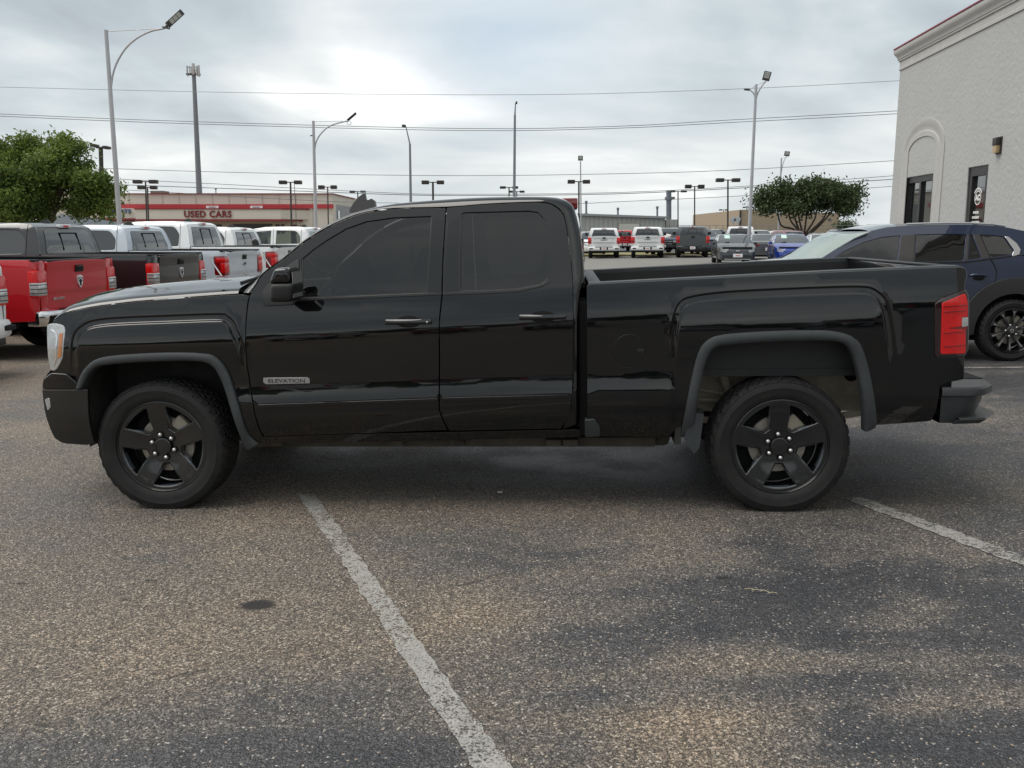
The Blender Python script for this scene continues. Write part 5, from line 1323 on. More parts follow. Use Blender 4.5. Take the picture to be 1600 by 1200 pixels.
# phone mast
y = 150.0; bp = W(312, 366, y); e = empty('phone_mast', (bp.x, y, gz(bp.x)), 0, 'tall grey phone mast with panel antennas behind the showroom', 'mast')
mt = mat('mast_grey', (.20, .215, .235), .6, .3); s = y/1400; t = W(302.5, 108, y)
m = MB(); m.tube([(bp.x, y, gz(bp.x)), W(311.5, 305, y), t], [.55, .48, .30], 12); part(m, 'pole', mt, e)
m = MB()
for dx, dz, h, w_ in ((-9, 0, 15, 1.2), (-5, 1, 12, .8), (.5, 3, 16, 3.5), (6, 0, 14, 1.8), (9, 0, 16, 2.4), (-2, 1, 9, 1.0)):
    c = W(302+dx, 111-dz, y-.3); m.bbox(c.x-w_*s/2, c.x+w_*s/2, y-.6, y-.2, c.z-h*s/2, c.z+h*s/2, .02)
part(m, 'panel_antennas', mat('antenna_white', (.42, .43, .42), .6), e)
m = MB(); c = W(302, 116, y); m.box(c.x-10*s, c.x+10*s, y-.4, y+.4, c.z-.12, c.z+.1); c2 = W(302, 105, y); m.box(c.x-9*s, c.x+9*s, y-.1, y, c2.z-.05, c2.z+.05); part(m, 'antenna_frame', LEDC, e)
WIRE = mat('wire_grey', (.10, .105, .11), .6); WIREP = mat('wire_pale', (.20, .205, .21), .6)
def wire(pts, lab, r=.025, y=90.0, mt=WIRE):
    a, b = pts[0], pts[-1]; sl0 = (pts[1][1]-a[1])/(pts[1][0]-a[0]); sl1 = (b[1]-pts[-2][1])/(b[0]-pts[-2][0])
    pts = [(a[0]-350, a[1]-350*sl0*1.15)]+list(pts)+[(b[0]+350, b[1]+350*sl1*1.15)]
    m = MB(); m.tube([W(*p, y) for p in cat(pts, 4)], r, 5); return tag(m.build('power_line', mt), lab, 'wire', 'overhead power lines')
wire([(0, 136), (400, 145), (830, 148), (1140, 139.5), (1397, 126.5)], 'topmost faint overhead wire across the sky', .022, 90, WIREP)
wire([(0, 178), (300, 190), (720, 200.8), (960, 197.5), (1140, 187.5), (1397, 173.5)], 'upper wire of the close pair crossing the middle sky', .028)
wire([(0, 181.5), (300, 193.5), (720, 204), (960, 200.5), (1140, 191.5), (1397, 178)], 'lower wire of the close pair crossing the middle sky', .028)
wire([(0, 255), (190, 264), (440, 271), (720, 274.5), (960, 271.5), (1140, 266), (1390, 251.5)], 'single wire above the row of twin parking lamps', .026)
wire([(0, 269), (188, 280), (340, 287.5), (600, 301), (720, 303.5), (960, 301), (1180, 290), (1390, 275)], 'upper of the three low wires above the showroom roof', .026)
wire([(0, 280), (200, 289), (440, 297.5), (600, 303.5), (720, 305.5), (960, 303), (1180, 292.5), (1390, 280.5)], 'middle of the three low wires above the showroom roof', .034)
wire([(0, 288), (200, 297), (440, 311), (600, 317), (880, 318), (960, 315.5), (1180, 305), (1390, 291.5)], 'lowest overhead wire, passing in front of the showroom wall', .024)
m = MB(); c = W(486.5, 212, 40); m.bbox(c.x-.05, c.x+.05, 40, 40.04, c.z-.02, c.z+.03, .01); m.add([(c.x-.10, 40.02, c.z+.06), (c.x, 40, c.z), (c.x, 40.05, c.z), (c.x+.10, 40.02, c.z+.06)], [(0, 1, 2), (3, 2, 1)]); tag(m.build('flying_bird', LEDC), 'tiny dark bird flying left of the second curved lamp post', 'bird')
# ------------------------------------------------------------------ OTHER VEHICLES
SILVERW = mat('alloy_wheel', (.35, .35, .36), .35, .8)
def lofth(name, edge, mt, hw, yi, bow=0.0, crown=0.0, n=12, parent=None, smooth=38, pw=2.5):
    m = MB(); k = len(edge)
    for e in edge:
        yy = hw-yi(e[0], e[1])
        for j in range(n+1):
            s = -1+2*j/n; q = 1-abs(s)**pw; m.v.append((e[0]-bow*q, yy*s, e[1]+crown*q))
    for i in range(k-1):
        for j in range(n): a = i*(n+1)+j; m.f.append((a, a+1, a+n+2, a+n+1))
    return m.build(name, mt, parent, smooth)
def archpts(xc, r, z0, n=10, zc=.40):     # from rear foot over the wheel to front foot
    a0 = math.asin(max(-1, min(1, (z0-zc)/r))); return [(xc+r*math.cos(a0+(math.pi-2*a0)*i/n), zc+r*math.sin(a0+(math.pi-2*a0)*i/n)) for i in range(n+1)]
def sidepair(name, outline, yf, hw, mt, root, holes=(), step=.12, off=0.0, fold=.03, rad=.008, both=True, lines=()):
    o = panel(name, outline, lambda a, b: (a, -hw+yf(a, b)+off, b), mt, root, holes, step, fold, rad, lines=lines)
    if both: c = o.copy(); COL.objects.link(c); c.parent = root; c.scale = (1, -1, 1)
    return o
def bx(name, mt, parent, *dims, b=.02, also_mirror=False):
    m = MB(); x0, x1, y0, y1, z0, z1 = dims; m.bbox(x0, x1, y0, y1, z0, z1, min(b, (x1-x0)*.4, (y1-y0)*.4, (z1-z0)*.4)); o = m.build(name, mt, parent, 40)
    if also_mirror: c = o.copy(); COL.objects.link(c); c.parent = parent; c.scale = (1, -1, 1)
    return o
PLATET = {}
def plate(root, x, z, sg=1, w=.32, txt='DEALER'):
    o = bx('licence_plate', CHIP, root, x-.006, x+.006, -w/2, w/2, z-.08, z+.08, b=.003)
    if 'p' not in PLATET:      # dealer plate: a row of red letters too small to read
        m = MB()
        for k in range(7): m.add([(-.105+.030*k, -.022, .001), (-.105+.030*k+.022, -.022, .001), (-.105+.030*k+.022, .024, .001), (-.105+.030*k, .024, .001)], [(0, 1, 2, 3)])
        q_ = m.build('plate_text', REDT, None, 0, False); PLATET['p'] = q_.data; COL.objects.unlink(q_)
    t = link(bpy.data.objects.new('plate_text', PLATET['p']), o); t.matrix_local = basis((x+sg*.0085, 0, z), (0, sg, 0), (0, 0, 1)); return o
WPROTO = {}
def wheels(root, xs, hw, r, mt, proto_key, spokes=5, width=.27, rimk=.66):
    key = (proto_key, r)
    for x in xs:
        for sg in (-1, 1):
            if key not in WPROTO:
                w = build_wheel('wheel', root, (x, sg*(hw-.03), r), rr=r, width=width, rimr=r*rimk, spokes=spokes, detail=False, sgn=1, rimmat=mt, off0=0.0); WPROTO[key] = w
                w.scale = (1, 1 if sg < 0 else -1, 1)
            else:
                w = copy_tree(WPROTO[key], root); w.location = (x, sg*(hw-.03), r); w.scale = (1, 1 if sg < 0 else -1, 1)
def pickup(name, loc, rz, label, col, zr=1.97, rail=1.42, style='ram', bumper='chrome', cat_='pickup truck', group=None, glass=None, hw=1.01, fin=True, clear=.52, L=5.86, rimmat=None, tiltx=0.0, front=False):
    root = empty(name, loc, rz, label, cat_, group); root.rotation_euler = (0, tiltx, rz)
    gl = glass or GLASS_D; belt = rail-.03; zb = clear
    def yf(x, z):
        y = .16*sp(z-rail+.32, .02)*.25 + .03*max(0, .75-z)*2 + .26*sp(z-belt, .015)
        if x < -L+.55: q = min((-L+.55-x)/.60, .97); y += .26*(1-math.sqrt(1-q*q))
        if x > -.12: q = min((x+.12)/.13, .96); y += .05*(1-math.sqrt(1-q*q))
        if z > zr-.11: q = min((z-zr+.11)/.115, .97); y += .07*(1-math.sqrt(1-q*q))
        return y
    r = .405; xr_, xf_ = -1.20, -4.88
    # cab and front wings
    rear_edge = [(-2.09, zb), (-2.09, rail), (-2.11, rail+.15), (-2.17, zr-.19), (-2.22, zr-.085), (-2.32, zr-.03)]
    roof = [(-2.55, zr-.008), (-3.0, zr), (-3.5, zr-.015), (-3.85, zr-.07)]
    ws = [(-4.15, zr-.24), (-4.5, zr-.46), (-4.62, rail-.13)]
    hood = [(-4.9, rail-.15), (-5.4, rail-.19), (-5.68, rail-.24), (-5.80, rail-.34)]
    nose = [(-5.85, rail-.55), (-5.86, .70), (-5.80, zb)]
    out = rear_edge+roof+ws+hood+nose+[(x, z) for x, z in reversed(archpts(xf_, .49, zb+.02))]
    wf = rpoly([(-4.28, belt+.03), (-4.16, zr-.36), (-3.80, zr-.155, .05), (-3.29, zr-.115, .02), (-3.29, belt+.02)], 0)
    wr = rpoly([(-3.14, belt+.02), (-3.14, zr-.112, .02), (-2.50, zr-.125, .09), (-2.36, zr-.30, .06), (-2.36, belt+.04, .07)], 0)
    pt = col
    cabs = sidepair('cab_side', out, yf, hw, pt, root, [wf, wr], .10, lines=[[(-2.1, belt), (-4.6, belt)], [(-2.1, belt+.03), (-4.6, belt+.03)]])
    for w_ in (wf, wr): sidepair('side_window', w_, yf, hw, gl, root, (), .15, .012, 0)
    dl = MB()
    for x in (-2.33, -3.21, -4.36):
        P = [(x-.05*(z > belt)*(z-belt), -hw+yf(x, z)-.0015, z) for z in [zb+.1+(zr-.12-zb)*(i/12)*(1 if x > -4.3 else .62) for i in range(13)]]; dl.tube(P, .005, 4)
    o = dl.build('door_gap', VOID, root); c = o.copy(); COL.objects.link(c); c.parent = root; c.scale = (1, -1, 1)
    for x in (-2.62, -3.52): bx('door_handle', MATS.get('trimh') or mat('trimh', (.03, .03, .03), .4), root, x-.10, x+.10, -hw-.035, -hw+.02, belt-.17, belt-.13, b=.01)
    lofth('roof', rear_edge[4:]+roof, pt, hw, yf, 0, .012, parent=root)
    lofth('windscreen', [roof[-1]]+ws, gl, hw, lambda x, z: yf(x, z)+.05, .10, 0, parent=root)
    lofth('bonnet', hood[:1]+hood, pt, hw, yf, .05, .03, parent=root); lofth('grille', hood[-1:]+nose, DARKP, hw, yf, .05, 0, parent=root)
    lofth('cab_back', rear_edge[1:5], pt, hw, yf, -.02, 0, parent=root)
    # rear window of three panes
    def rw(a, b): x = interp([(rail, -2.085), (rail+.15, -2.105), (zr-.19, -2.165), (zr-.08, -2.21)], b); return (x+.026-.012*(a*a)/.6, a, b)
    y0, y1 = .80-.02, .64; zt = zr-.13; zq = rail+.015
    g = panel('rear_window', rpoly([(-y0, zq), (y0, zq), (y1+.02, zt), (-y1-.02, zt)], .05), lambda a, b: rw(a, b), gl if gl is not GLASS_T else GLASS_D, root, (), .12, .012, .003)
    m = MB()
    for yy in (-.27, .27): m.tube([Vector(rw(yy, zq+.05))+Vector((.006, 0, 0)), Vector(rw(yy*.95, zt-.05))+Vector((.006, 0, 0))], .012, 5)
    m.tube([Vector(rw(-.27, zt-.05))+Vector((.006, 0, 0)), Vector(rw(.27, zt-.05))+Vector((.006, 0, 0))], .010, 5)
    m.build('pane_frame', VOID, g)
    bl = bx('brake_lamp', CHIP, root, -2.25, -2.165, -.17, .17, zr-.085, zr-.03, b=.012); bx('lamp_lens', REDL, bl, -2.23, -2.158, -.08, .08, zr-.075, zr-.04, b=.006)
    if fin:
        m = MB(); m.prism([(-2.72, zr-.03), (-2.66, zr+.03), (-2.58, zr+.065), (-2.52, zr+.07), (-2.47, zr+.02), (-2.45, zr-.02)], lambda a, b, d: (a, d*(1.0-.7*max(0, (b-zr)/.07)), b), -.035, .035); m.build('roof_antenna', DARKP, root)
    # bed
    bo = [(-2.05, zb), (-2.05, rail-.005), (-.03, rail), (0.0, rail-.04), (.0, .86), (-.02, .70), (-.08, zb+.06), (-.5, zb+.04)]+archpts(xr_, .50, zb+.03)+[(-1.95, zb)]
    sidepair('bed_side', bo, yf, hw, pt, root, (), .10, lines=[[(-2.05, belt-.27), (0, belt-.27)]])
    m = MB(); m.box(-2.04, -.05, -hw+.12, hw-.12, .80, .84); m.box(-2.04, -2.0, -hw+.1, hw-.1, .7, rail-.02)
    for sg in (-1, 1): m.box(-2.04, -.03, sg*hw*.86-.02, sg*hw*.86+.02, .8, rail-.03)
    m.build('bed_inside', MATS['bed_liner'], root)
    o = bx('bed_rail', DARKP, root, -2.05, -.02, -hw+yf(-1, rail)+.005, -hw+.14, rail-.02, rail+.014, b=.006, also_mirror=True)
    tw_ = .765; tg = panel('tailgate', rpoly([(-tw_, .66), (tw_, .66), (tw_, rail-.02), (-tw_, rail-.02)], .03), lambda a, b: (.012-.02*sst(rail-.20, rail-.24, b)*0+.014*sst(rail-.18, rail-.06, b)-.018*sst(1.02, .92, b)-.012*(a/tw_)**4, a, b), pt, root, (), .06, .05, .008)
    bx('tailgate_cap', DARKP, tg, -.09, .02, -tw_, tw_, rail-.03, rail+.004, b=.01)
    bx('rear_corner', pt, root, -.13, -.006, -hw+.075, -tw_-.005, .62, rail-.01, b=.03, also_mirror=True)
    # tail lamps
    yl = -hw+yf(-.25, rail-.3)-.008; yc = min(.81, -yl-.14)
    if style == 'ram':
        hd_ = bx('tail_lamp', REDL, root, -.14, .014, yl, -tw_-.02, rail-.53, rail-.14, b=.04)
        bx('lower_lens', CLEARL, hd_, -.115, .020, yl-.005, -tw_-.045, rail-.50, rail-.31, b=.02)
        for k in range(3): bx('lens_bar', DARKP, hd_, -.10, .0215, yl-.006, -tw_-.055, rail-.47+k*.06, rail-.457+k*.06, b=.003)
    elif style == 'ford':
        hd_ = bx('tail_lamp', REDD, root, -.22, .018, yl, -tw_-.01, rail-.50, rail-.10, b=.03); bx('red_lens', REDL, hd_, -.18, .024, yl-.005, -tw_-.03, rail-.24, rail-.14, b=.02)
        bx('red_lens', REDL, hd_, -.08, .024, yl-.005, -tw_-.03, rail-.45, rail-.24, b=.02)
        m = MB(); m.tube([(-.25, yl-.002, rail-.11), (-.24, yl-.002, rail-.24), (-.06, yl-.004, rail-.51), (.0, yl+.03, rail-.53)], .018, 6); m.build('lamp_surround', CHROME, hd_)
    else:
        hd_ = bx('tail_lamp', REDL if style != 'dark' else REDD, root, -.14, .018, yl, -tw_-.035, rail-.50, rail-.10, b=.025); bx('lower_lens', REDD, hd_, -.13, .024, yl-.004, -tw_-.06, rail-.42, rail-.30, b=.015)
    copy = copy_tree(hd_, root); copy.scale = (1, -1, 1)
    # handle, emblem
    hn = bx('tailgate_handle', VOID, tg, .012, .034, -.10, .10, rail-.19, rail-.09, b=.008); bx('handle_bar', DARKP if style != 'ford' else DARKP, hn, .02, .048, -.09, .09, rail-.125, rail-.10, b=.006)
    if style == 'ram':
        m = MB(); sh = rpoly([(-.072, .07, .02), (0, .095, .03), (.072, .07, .02), (.062, -.03, .02), (0, -.11, .02), (-.062, -.03, .02)], 0); m.prism([(a, rail-.33+b) for a, b in sh], lambda a, b, d: (d, a, b), .0, .030); em = m.build('emblem', mat('satin_silver', (.80, .80, .81), .38, .6), tg)
        m = MB(); zc = rail-.33
        m.prism([(-.012, zc-.075), (.012, zc-.075), (.028, zc-.01), (.018, zc+.03), (-.018, zc+.03), (-.028, zc-.01)], lambda a, b, d: (d, a, b), .02, .033)
        for sg in (-1, 1): m.tube([(.031, sg*.012, zc+.045), (.031, sg*.035, zc+.055), (.031, sg*.048, zc+.03), (.031, sg*.044, zc+.0), (.031, sg*.034, zc-.01)], .006, 5)
        m.build('emblem_mark', VOID, em)
        t = link(bpy.data.objects.new('badge_word', BIG), tg); t.matrix_local = basis((.006, -.54, rail-.56), (0, 1, 0), (0, 0, 1))
    elif style == 'ford':
        m = MB(); m.prism([(.105*math.cos(a), rail-.28+.05*math.sin(a)) for a in [2*math.pi*k/24 for k in range(24)]], lambda a, b, d: (d, a, b), .0, .028); em = m.build('emblem', mat('satin_silver', (.80, .80, .81), .38, .6), tg)
        m = MB(); m.prism([(.090*math.cos(a), rail-.28+.038*math.sin(a)) for a in [2*math.pi*k/24 for k in range(24)]], lambda a, b, d: (d, a, b), .02, .0295); m.build('emblem_mark', mat('emblem_grey', (.10, .11, .13), .3), em)
        t = link(bpy.data.objects.new('tailgate_word', FW), tg); t.matrix_local = basis((-.002, 0, rail-.46), (0, 1, 0), (0, 0, 1))
    elif style == 'gmc':
        t = link(bpy.data.objects.new('tailgate_word', GW), tg); t.matrix_local = basis((.008, 0, rail-.27), (0, 1, 0), (0, 0, 1))
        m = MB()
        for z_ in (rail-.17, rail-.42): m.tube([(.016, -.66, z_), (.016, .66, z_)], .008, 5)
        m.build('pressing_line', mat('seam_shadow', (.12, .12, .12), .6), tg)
    # bumper
    bm_ = {'chrome': CHROME, 'body': pt, 'white': CHIP, 'dark': H_}[bumper]
    m = MB(); P = [(-.20, -hw+.02), (-.02, -hw+.01), (.10, -hw+.10), (.17, -hw+.35), (.19, 0)]; P = P+[(x, -y) for x, y in reversed(P[:-1])]
    lv = [(.50, -.03), (.54, 0.0), (.68, .0), (.715, -.02)]
    for z_, g_ in lv: m.v += [(x+(g_ if x > -.1 else 0), y*(1+g_*.4), z_) for x, y in P]
    n_ = len(P)
    for i in range(len(lv)-1):
        for j in range(n_-1): a = i*n_+j; m.f.append((a, a+1, a+n_+1, a+n_))
    m.f.append(tuple(range((len(lv)-1)*n_, len(lv)*n_))); m.f.append(tuple(reversed(range(n_))))
    rb_ = m.build('rear_bumper', bm_, root, 40)
    bx('step_pad', DARKP, rb_, -.02, .185, -.55, .55, .70, .725, b=.008); 
    bx('bumper_corner_cut', VOID, rb_, .0, .165, -.93, -.68, .585, .655, b=.02); bx('bumper_corner_cut', VOID, rb_, .0, .165, .68, .93, .585, .655, b=.02)
    bx('plate_recess', VOID, rb_, .17, .195, -.26, .26, .545, .69, b=.01); p_ = plate(root, .203, .615)
    bx('valance', DARKP, root, -.15, .10, -.80, .80, .40, .51, b=.03)
    # underside and inner body
    m = MB(); m.box(-2.06, -.3, -.80, .80, .55, .80); m.box(-4.25, -2.06, -.92, .92, .42, belt-.12); m.box(-5.5, -4.2, -.62, .62, .42, rail-.30); m.box(-4.6, -2.2, -.80, .80, .40, .50)
    m.build('underbody', VOID, root)
    m = MB(); m.tube([(xr_, -.8, r), (xr_, .8, r)], .06, 8); m.lathe([(.0, -.15), (.13, -.1), (.16, 0), (.13, .1), (.0, .15)], (xr_, 0, r), n=14); m.build('axle', DARKP, root)
    for sg in (-1, 1):
        m = MB(); m.lathe([(.46, .02), (.46, .30)], (xr_, 0, .43), n=24); 
    o = bx('wheel_liner', LINER, root, xr_-.50, xr_+.50, -hw+.36, -hw+.40, .40, 1.0, b=.005, also_mirror=True); o = bx('wheel_liner', LINER, root, xf_-.50, xf_+.50, -hw+.36, -hw+.40, .40, 1.0, b=.005, also_mirror=True)
    if front:
        for sg in (-1, 1): bx('headlamp', CLEARL, root, -L-.02, -L+.20, min(sg*.62, sg*.93), max(sg*.62, sg*.93), rail-.50, rail-.36, b=.03)
        bx('grille_bar', CHROME, root, -L-.05, -L+.02, -.58, .58, rail-.44, rail-.40, b=.01); bx('grille_bar', CHROME, root, -L-.05, -L+.02, -.58, .58, rail-.60, rail-.57, b=.01); plate(root, -L-.07, .62, -1)
        bx('front_bumper', bm_, root, -L-.05, -L+.2, -.92, .92, .52, .68, b=.05)
    for sg in (-1, 1): mm = bx('door_mirror', DARKP, root, -4.38, -4.22, min(sg*(hw+.03), sg*(hw+.24)), max(sg*(hw+.03), sg*(hw+.24)), belt+.02, belt+.22, b=.04)
    wheels(root, (xr_, xf_), hw, r, rimmat or WHEELB, 'truck')
    return root
BIG = text_obj('badge_word', 'BIG HORN', .055, CHROME, Matrix.Identity(4), None, .004, .001); BIG_ = BIG; BIG = BIG.data; COL.objects.unlink(BIG_)
FW = text_obj('tailgate_word', 'F-150', .17, CHROME, Matrix.Identity(4), None, .004, .002, sx=1.5); F_ = FW; FW = FW.data; COL.objects.unlink(F_)
GW = text_obj('tailgate_word', 'GMC', .11, mat('badge_black', (.015, .015, .015), .3), Matrix.Identity(4), None, .004, .003, sx=1.9); G_ = GW; GW = GW.data; COL.objects.unlink(G_)
def at_u(u, y): return (u-CX)/FPX*y*1.0   # lateral position for a column at the horizon's depth (small pitch correction below)
RED = paint('red_paint', (.50, .006, .014)); BLK2 = paint('black_paint_row', (.006, .007, .009)); SILV = paint('silver_paint', (.34, .355, .375)); WHT = paint('white_paint', (.74, .75, .75)); ICE = paint('ice_silver_paint', (.52, .57, .63)); GRY = paint('grey_paint', (.085, .09, .095)); NAVY = paint('navy_paint', (.012, .018, .045)); BLUE = paint('bright_blue_paint', (.010, .035, .24)); DGRY = paint('dark_grey_paint', (.016, .021, .027)); MAROON = paint('maroon_paint', (.16, .02, .03))
YAW = math.radians(6)
def rowtruck(u, depth, label, col, **k):
    """u: photo column of the near rear corner; depth of that corner; the trucks head left"""
    x = (u-CX)/FPX*depth; hw = k.get('hw', 1.01)
    ey_ = Vector((math.sin(YAW), math.cos(YAW), 0)); c = Vector((x, depth, 0))+ey_*hw
    return pickup('pickup_truck', (c.x, c.y, gz(x)-.005), -YAW, label, col, group='pickups parked in the left row', **k)
WHT0 = WHT
rowtruck(-182, 9.7, 'white pickup, nearest of the left row, only its bumper corner in view', WHT, bumper='white', style='ram', zr=1.95)
rowtruck(61, 12.7, 'red pickup with chrome bumper and silver ram emblem on its tailgate', RED, rail=1.435, zr=1.98, hw=1.02)
rowtruck(243, 15.6, 'black pickup with a ram emblem, parked right behind the red one', BLK2, rail=1.43, zr=1.985)
rowtruck(354, 18.6, 'silver pickup with an oval emblem and F-150 on its tailgate', ICE, rail=1.43, zr=1.97, style='ford', bumper='chrome')
rowtruck(432, 21.4, 'white pickup with the tallest roof, between the silver pickup and the next white one', WHT, rail=1.46, zr=2.07, style='ford')
rowtruck(486, 24.3, 'white pickup with a black roof fin, fifth of the left row', WHT, rail=1.43, zr=1.95, style='gmc')
rowtruck(590, 27.3, 'farthest white pickup of the left row, seen past the black pickup\'s windscreen', WHT, rail=1.40, zr=1.93, style='ford', glass=GLASS_C)
# far lot ------------------------------------------------
def backto(u, depth, label, col, rz=-math.pi/2, **k):
    x = (u-CX)/FPX*depth
    return pickup('pickup_truck', (x, depth, gz(x)), rz-math.atan((u-CX)/FPX)*.9, label, col, group='vehicles in the far lot', rimmat=WHEELB, **k)
backto(942, 57.5, 'left one of the two white pickups seen from behind in the far lot', WHT, style='gmc', bumper='white', rail=1.42, zr=1.93)
backto(1009.5, 56.5, 'right one of the two white pickups seen from behind, left of the grey pickup', WHT, style='gmc', bumper='white', rail=1.42, zr=1.95, hw=1.03)
backto(1079, 56.0, 'dark grey pickup seen from behind between white pickup and grey saloon', GRY, style='plain', bumper='dark', rail=1.42, zr=1.96)
backto(1153, 62.0, 'white pickup behind the dark grey saloon, rear window in view', WHT, style='plain', rail=1.42, zr=1.97, bumper='white')
backto(974, 76.0, 'dark pickup with red tailgate between the two white pickups', RED, style='plain', rail=1.30, zr=1.82, bumper='white', rz=-math.pi/2+.1)
backto(1048, 68.0, 'dark navy pickup facing forward between white and grey pickups', NAVY, front=True, rz=math.pi/2-.12, style='plain', rail=1.36, zr=1.88, L=5.86, bumper='dark')

# ---- cars
def car(name, loc, rz, label, col, kind='sedan', cat_='car', group='vehicles in the far lot', glass=None, paper=False, platex=True, hw=.91, tail='red', scale=1.0):
    root = empty(name, loc, rz, label, cat_, group); root.scale = (scale,)*3
    gl = glass or GLASS_D
    if kind == 'sedan':
        zr, belt, L = 1.44, .92, 4.7
        rear = [(-.04, .30), (.0, .55), (-.02, .90), (-.08, 1.02)]; deck = [(-.25, 1.055), (-.55, 1.06)]
        rg_ = [(-.9, 1.22), (-1.3, 1.38)]; roof = [(-1.7, zr-.01), (-2.2, zr), (-2.6, zr-.05)]; ws = [(-3.0, 1.25), (-3.5, 1.0)]
        hood = [(-3.62, .97), (-4.2, .86), (-4.52, .74)]; nose = [(-4.66, .58), (-4.70, .40), (-4.62, .24)]; xr_, xf_ = -.95, -3.78
        wfn = [(-3.25, .97), (-2.85, 1.24), (-2.35, 1.37), (-2.05, 1.38), (-2.05, .97)]; wrn = [(-1.97, .97), (-1.97, 1.38), (-1.6, 1.35), (-1.2, 1.22), (-.95, 1.05), (-1.05, .98)]
    else:
        zr, belt, L = 1.70, 1.05, 4.7
        rear = [(-.04, .35), (.0, .6), (-.02, 1.05)]; deck = [(-.05, 1.1)]
        rg_ = [(-.18, 1.4), (-.32, 1.60)]; roof = [(-.6, zr-.02), (-1.6, zr), (-2.5, zr-.05)]; ws = [(-3.0, 1.42), (-3.42, 1.14)]
        hood = [(-3.55, 1.10), (-4.2, 1.0), (-4.55, .86)]; nose = [(-4.68, .65), (-4.70, .45), (-4.62, .28)]; xr_, xf_ = -.95, -3.75
        wfn = [(-3.2, 1.10), (-2.75, 1.42), (-2.4, 1.55), (-2.0, 1.58), (-2.0, 1.09)]; wrn = [(-1.92, 1.09), (-1.92, 1.58), (-1.0, 1.57), (-.55, 1.45), (-.38, 1.15), (-.5, 1.10)]
    def yf(x, z):
        y = .02+.10*max(0, z-.75)**2 + .10*max(0, .6-z)**1.5 + .36*sp(z-belt, .02)
        if x < -L+.75: q = min((-L+.75-x)/.78, .97); y += .30*(1-math.sqrt(1-q*q))
        if x > -.45: q = min((x+.45)/.47, .96); y += .18*(1-math.sqrt(1-q*q))
        if z > zr-.10: q = min((z-zr+.10)/.105, .97); y += .06*(1-math.sqrt(1-q*q))
        return y
    r = .33 if kind == 'sedan' else .36; zb = .26
    out = rear+deck+rg_+roof+ws+hood+nose+[p for p in reversed(archpts(xf_, r+.06, zb+.02, 10, r))]+[p for p in reversed(archpts(xr_, r+.06, zb+.02, 10, r))]
    sidepair('body_side', out, yf, hw, col, root, [wfn, wrn], .10)
    for w_ in (wfn, wrn): sidepair('side_window', w_, yf, hw, gl, root, (), .2, .01, 0)
    lofth('boot_lid', rear[2:]+deck, col, hw, yf, -.03, .01, parent=root); lofth('rear_bumper', rear[:3], col, hw, yf, -.06, 0, parent=root)
    lofth('rear_window', deck[-1:]+rg_+([roof[0]] if kind != 'sedan' else []), gl, hw, lambda x, z: yf(x, z)+.03, -.06, 0, parent=root)
    lofth('roof', rg_[-1:]+roof, col, hw, yf, 0, .02, parent=root)
    wsc = lofth('windscreen', roof[-1:]+ws, gl, hw, lambda x, z: yf(x, z)+.03, .16, .0, parent=root)
    lofth('bonnet', ws[-1:]+hood, col, hw, yf, .10, .02, parent=root); lofth('front_bumper', hood[-1:]+nose, col, hw, yf, .10, 0, parent=root)
    zf = hood[-1][1]
    m = MB(); m.prism([(-.62, zf-.16), (-.40, zf-.12), (.40, zf-.12), (.62, zf-.16), (.70, zf-.36), (.45, zf-.42), (-.45, zf-.42), (-.70, zf-.36)], lambda a, b, d: (-L-.055+d+.16*(a/.7)**2, a, b), -.045, .06); m.build('grille', DARKP, root)
    for sg in (-1, 1):
        m = MB(); m.prism([(.46*sg, zf-.06), (.78*sg, zf+.02), (.80*sg, zf-.10), (.56*sg, zf-.15)], lambda a, b, d: (-L+.07+d+.45*max(0, abs(a)-.5), a, b), -.09, .02); m.build('headlamp', CLEARL, root)
        bx('tail_lamp', REDL if tail == 'red' else REDD, root, -.24, .025, min(sg*.45, sg*.80), max(sg*.45, sg*.80), belt-.14, belt-.02, b=.02)
        bx('door_mirror', col, root, -3.28, -3.12, min(sg*(hw-.0), sg*(hw+.17)), max(sg*(hw), sg*(hw+.17)), belt+.02, belt+.15, b=.03)
    em = bx('emblem', CHROME, root, -L-.105, -L-.07, -.09, .09, zf-.12, zf-.05, b=.012); bx('front_lip', CHROME if kind == 'sedan' else DARKP, root, -L-.09, -L+.0, -.62, .62, .25, .28, b=.01)
    plate(root, -L-.115, .44, -1, .44); plate(root, .07, .62, 1)
    if paper:
        x_ = (roof[-1][0]+ws[0][0])/2; m = MB(); p = Vector((-3.46, .52, 1.10)); d = Vector((ws[0][0]-ws[1][0], 0, ws[0][1]-ws[1][1])).normalized()
        o_ = Vector((-d.z, 0, d.x))*.16+Vector((-.02, 0, 0)); m.add([p+o_, p+o_+Vector((0, -.26, 0)), p+o_+Vector((0, -.26, 0))+d*.36, p+o_+d*.36], [(0, 3, 2, 1)]); pp = m.build('price_sheet', mat('price_paper', (.42, .62, .56), .6), wsc, 0, False)
        m = MB()
        for k in range(2): q = p+o_*1.02+d*(.08+.12*k); m.add([q+Vector((0, -.05, 0)), q+Vector((0, -.21, 0)), q+Vector((0, -.21, 0))+d*.05, q+Vector((0, -.05, 0))+d*.05], [(0, 3, 2, 1)])
        m.build('sheet_print', CHIP, pp, 0, False)
    m = MB(); m.box(-L+.15, -.12, -hw+.22, hw-.22, .20, belt-.08); m.build('underbody', VOID, root)
    wheels(root, (xr_, xf_), hw, r, SILVERW if col is not DGRY else WHEELB, 'car', 9, .22)
    return root
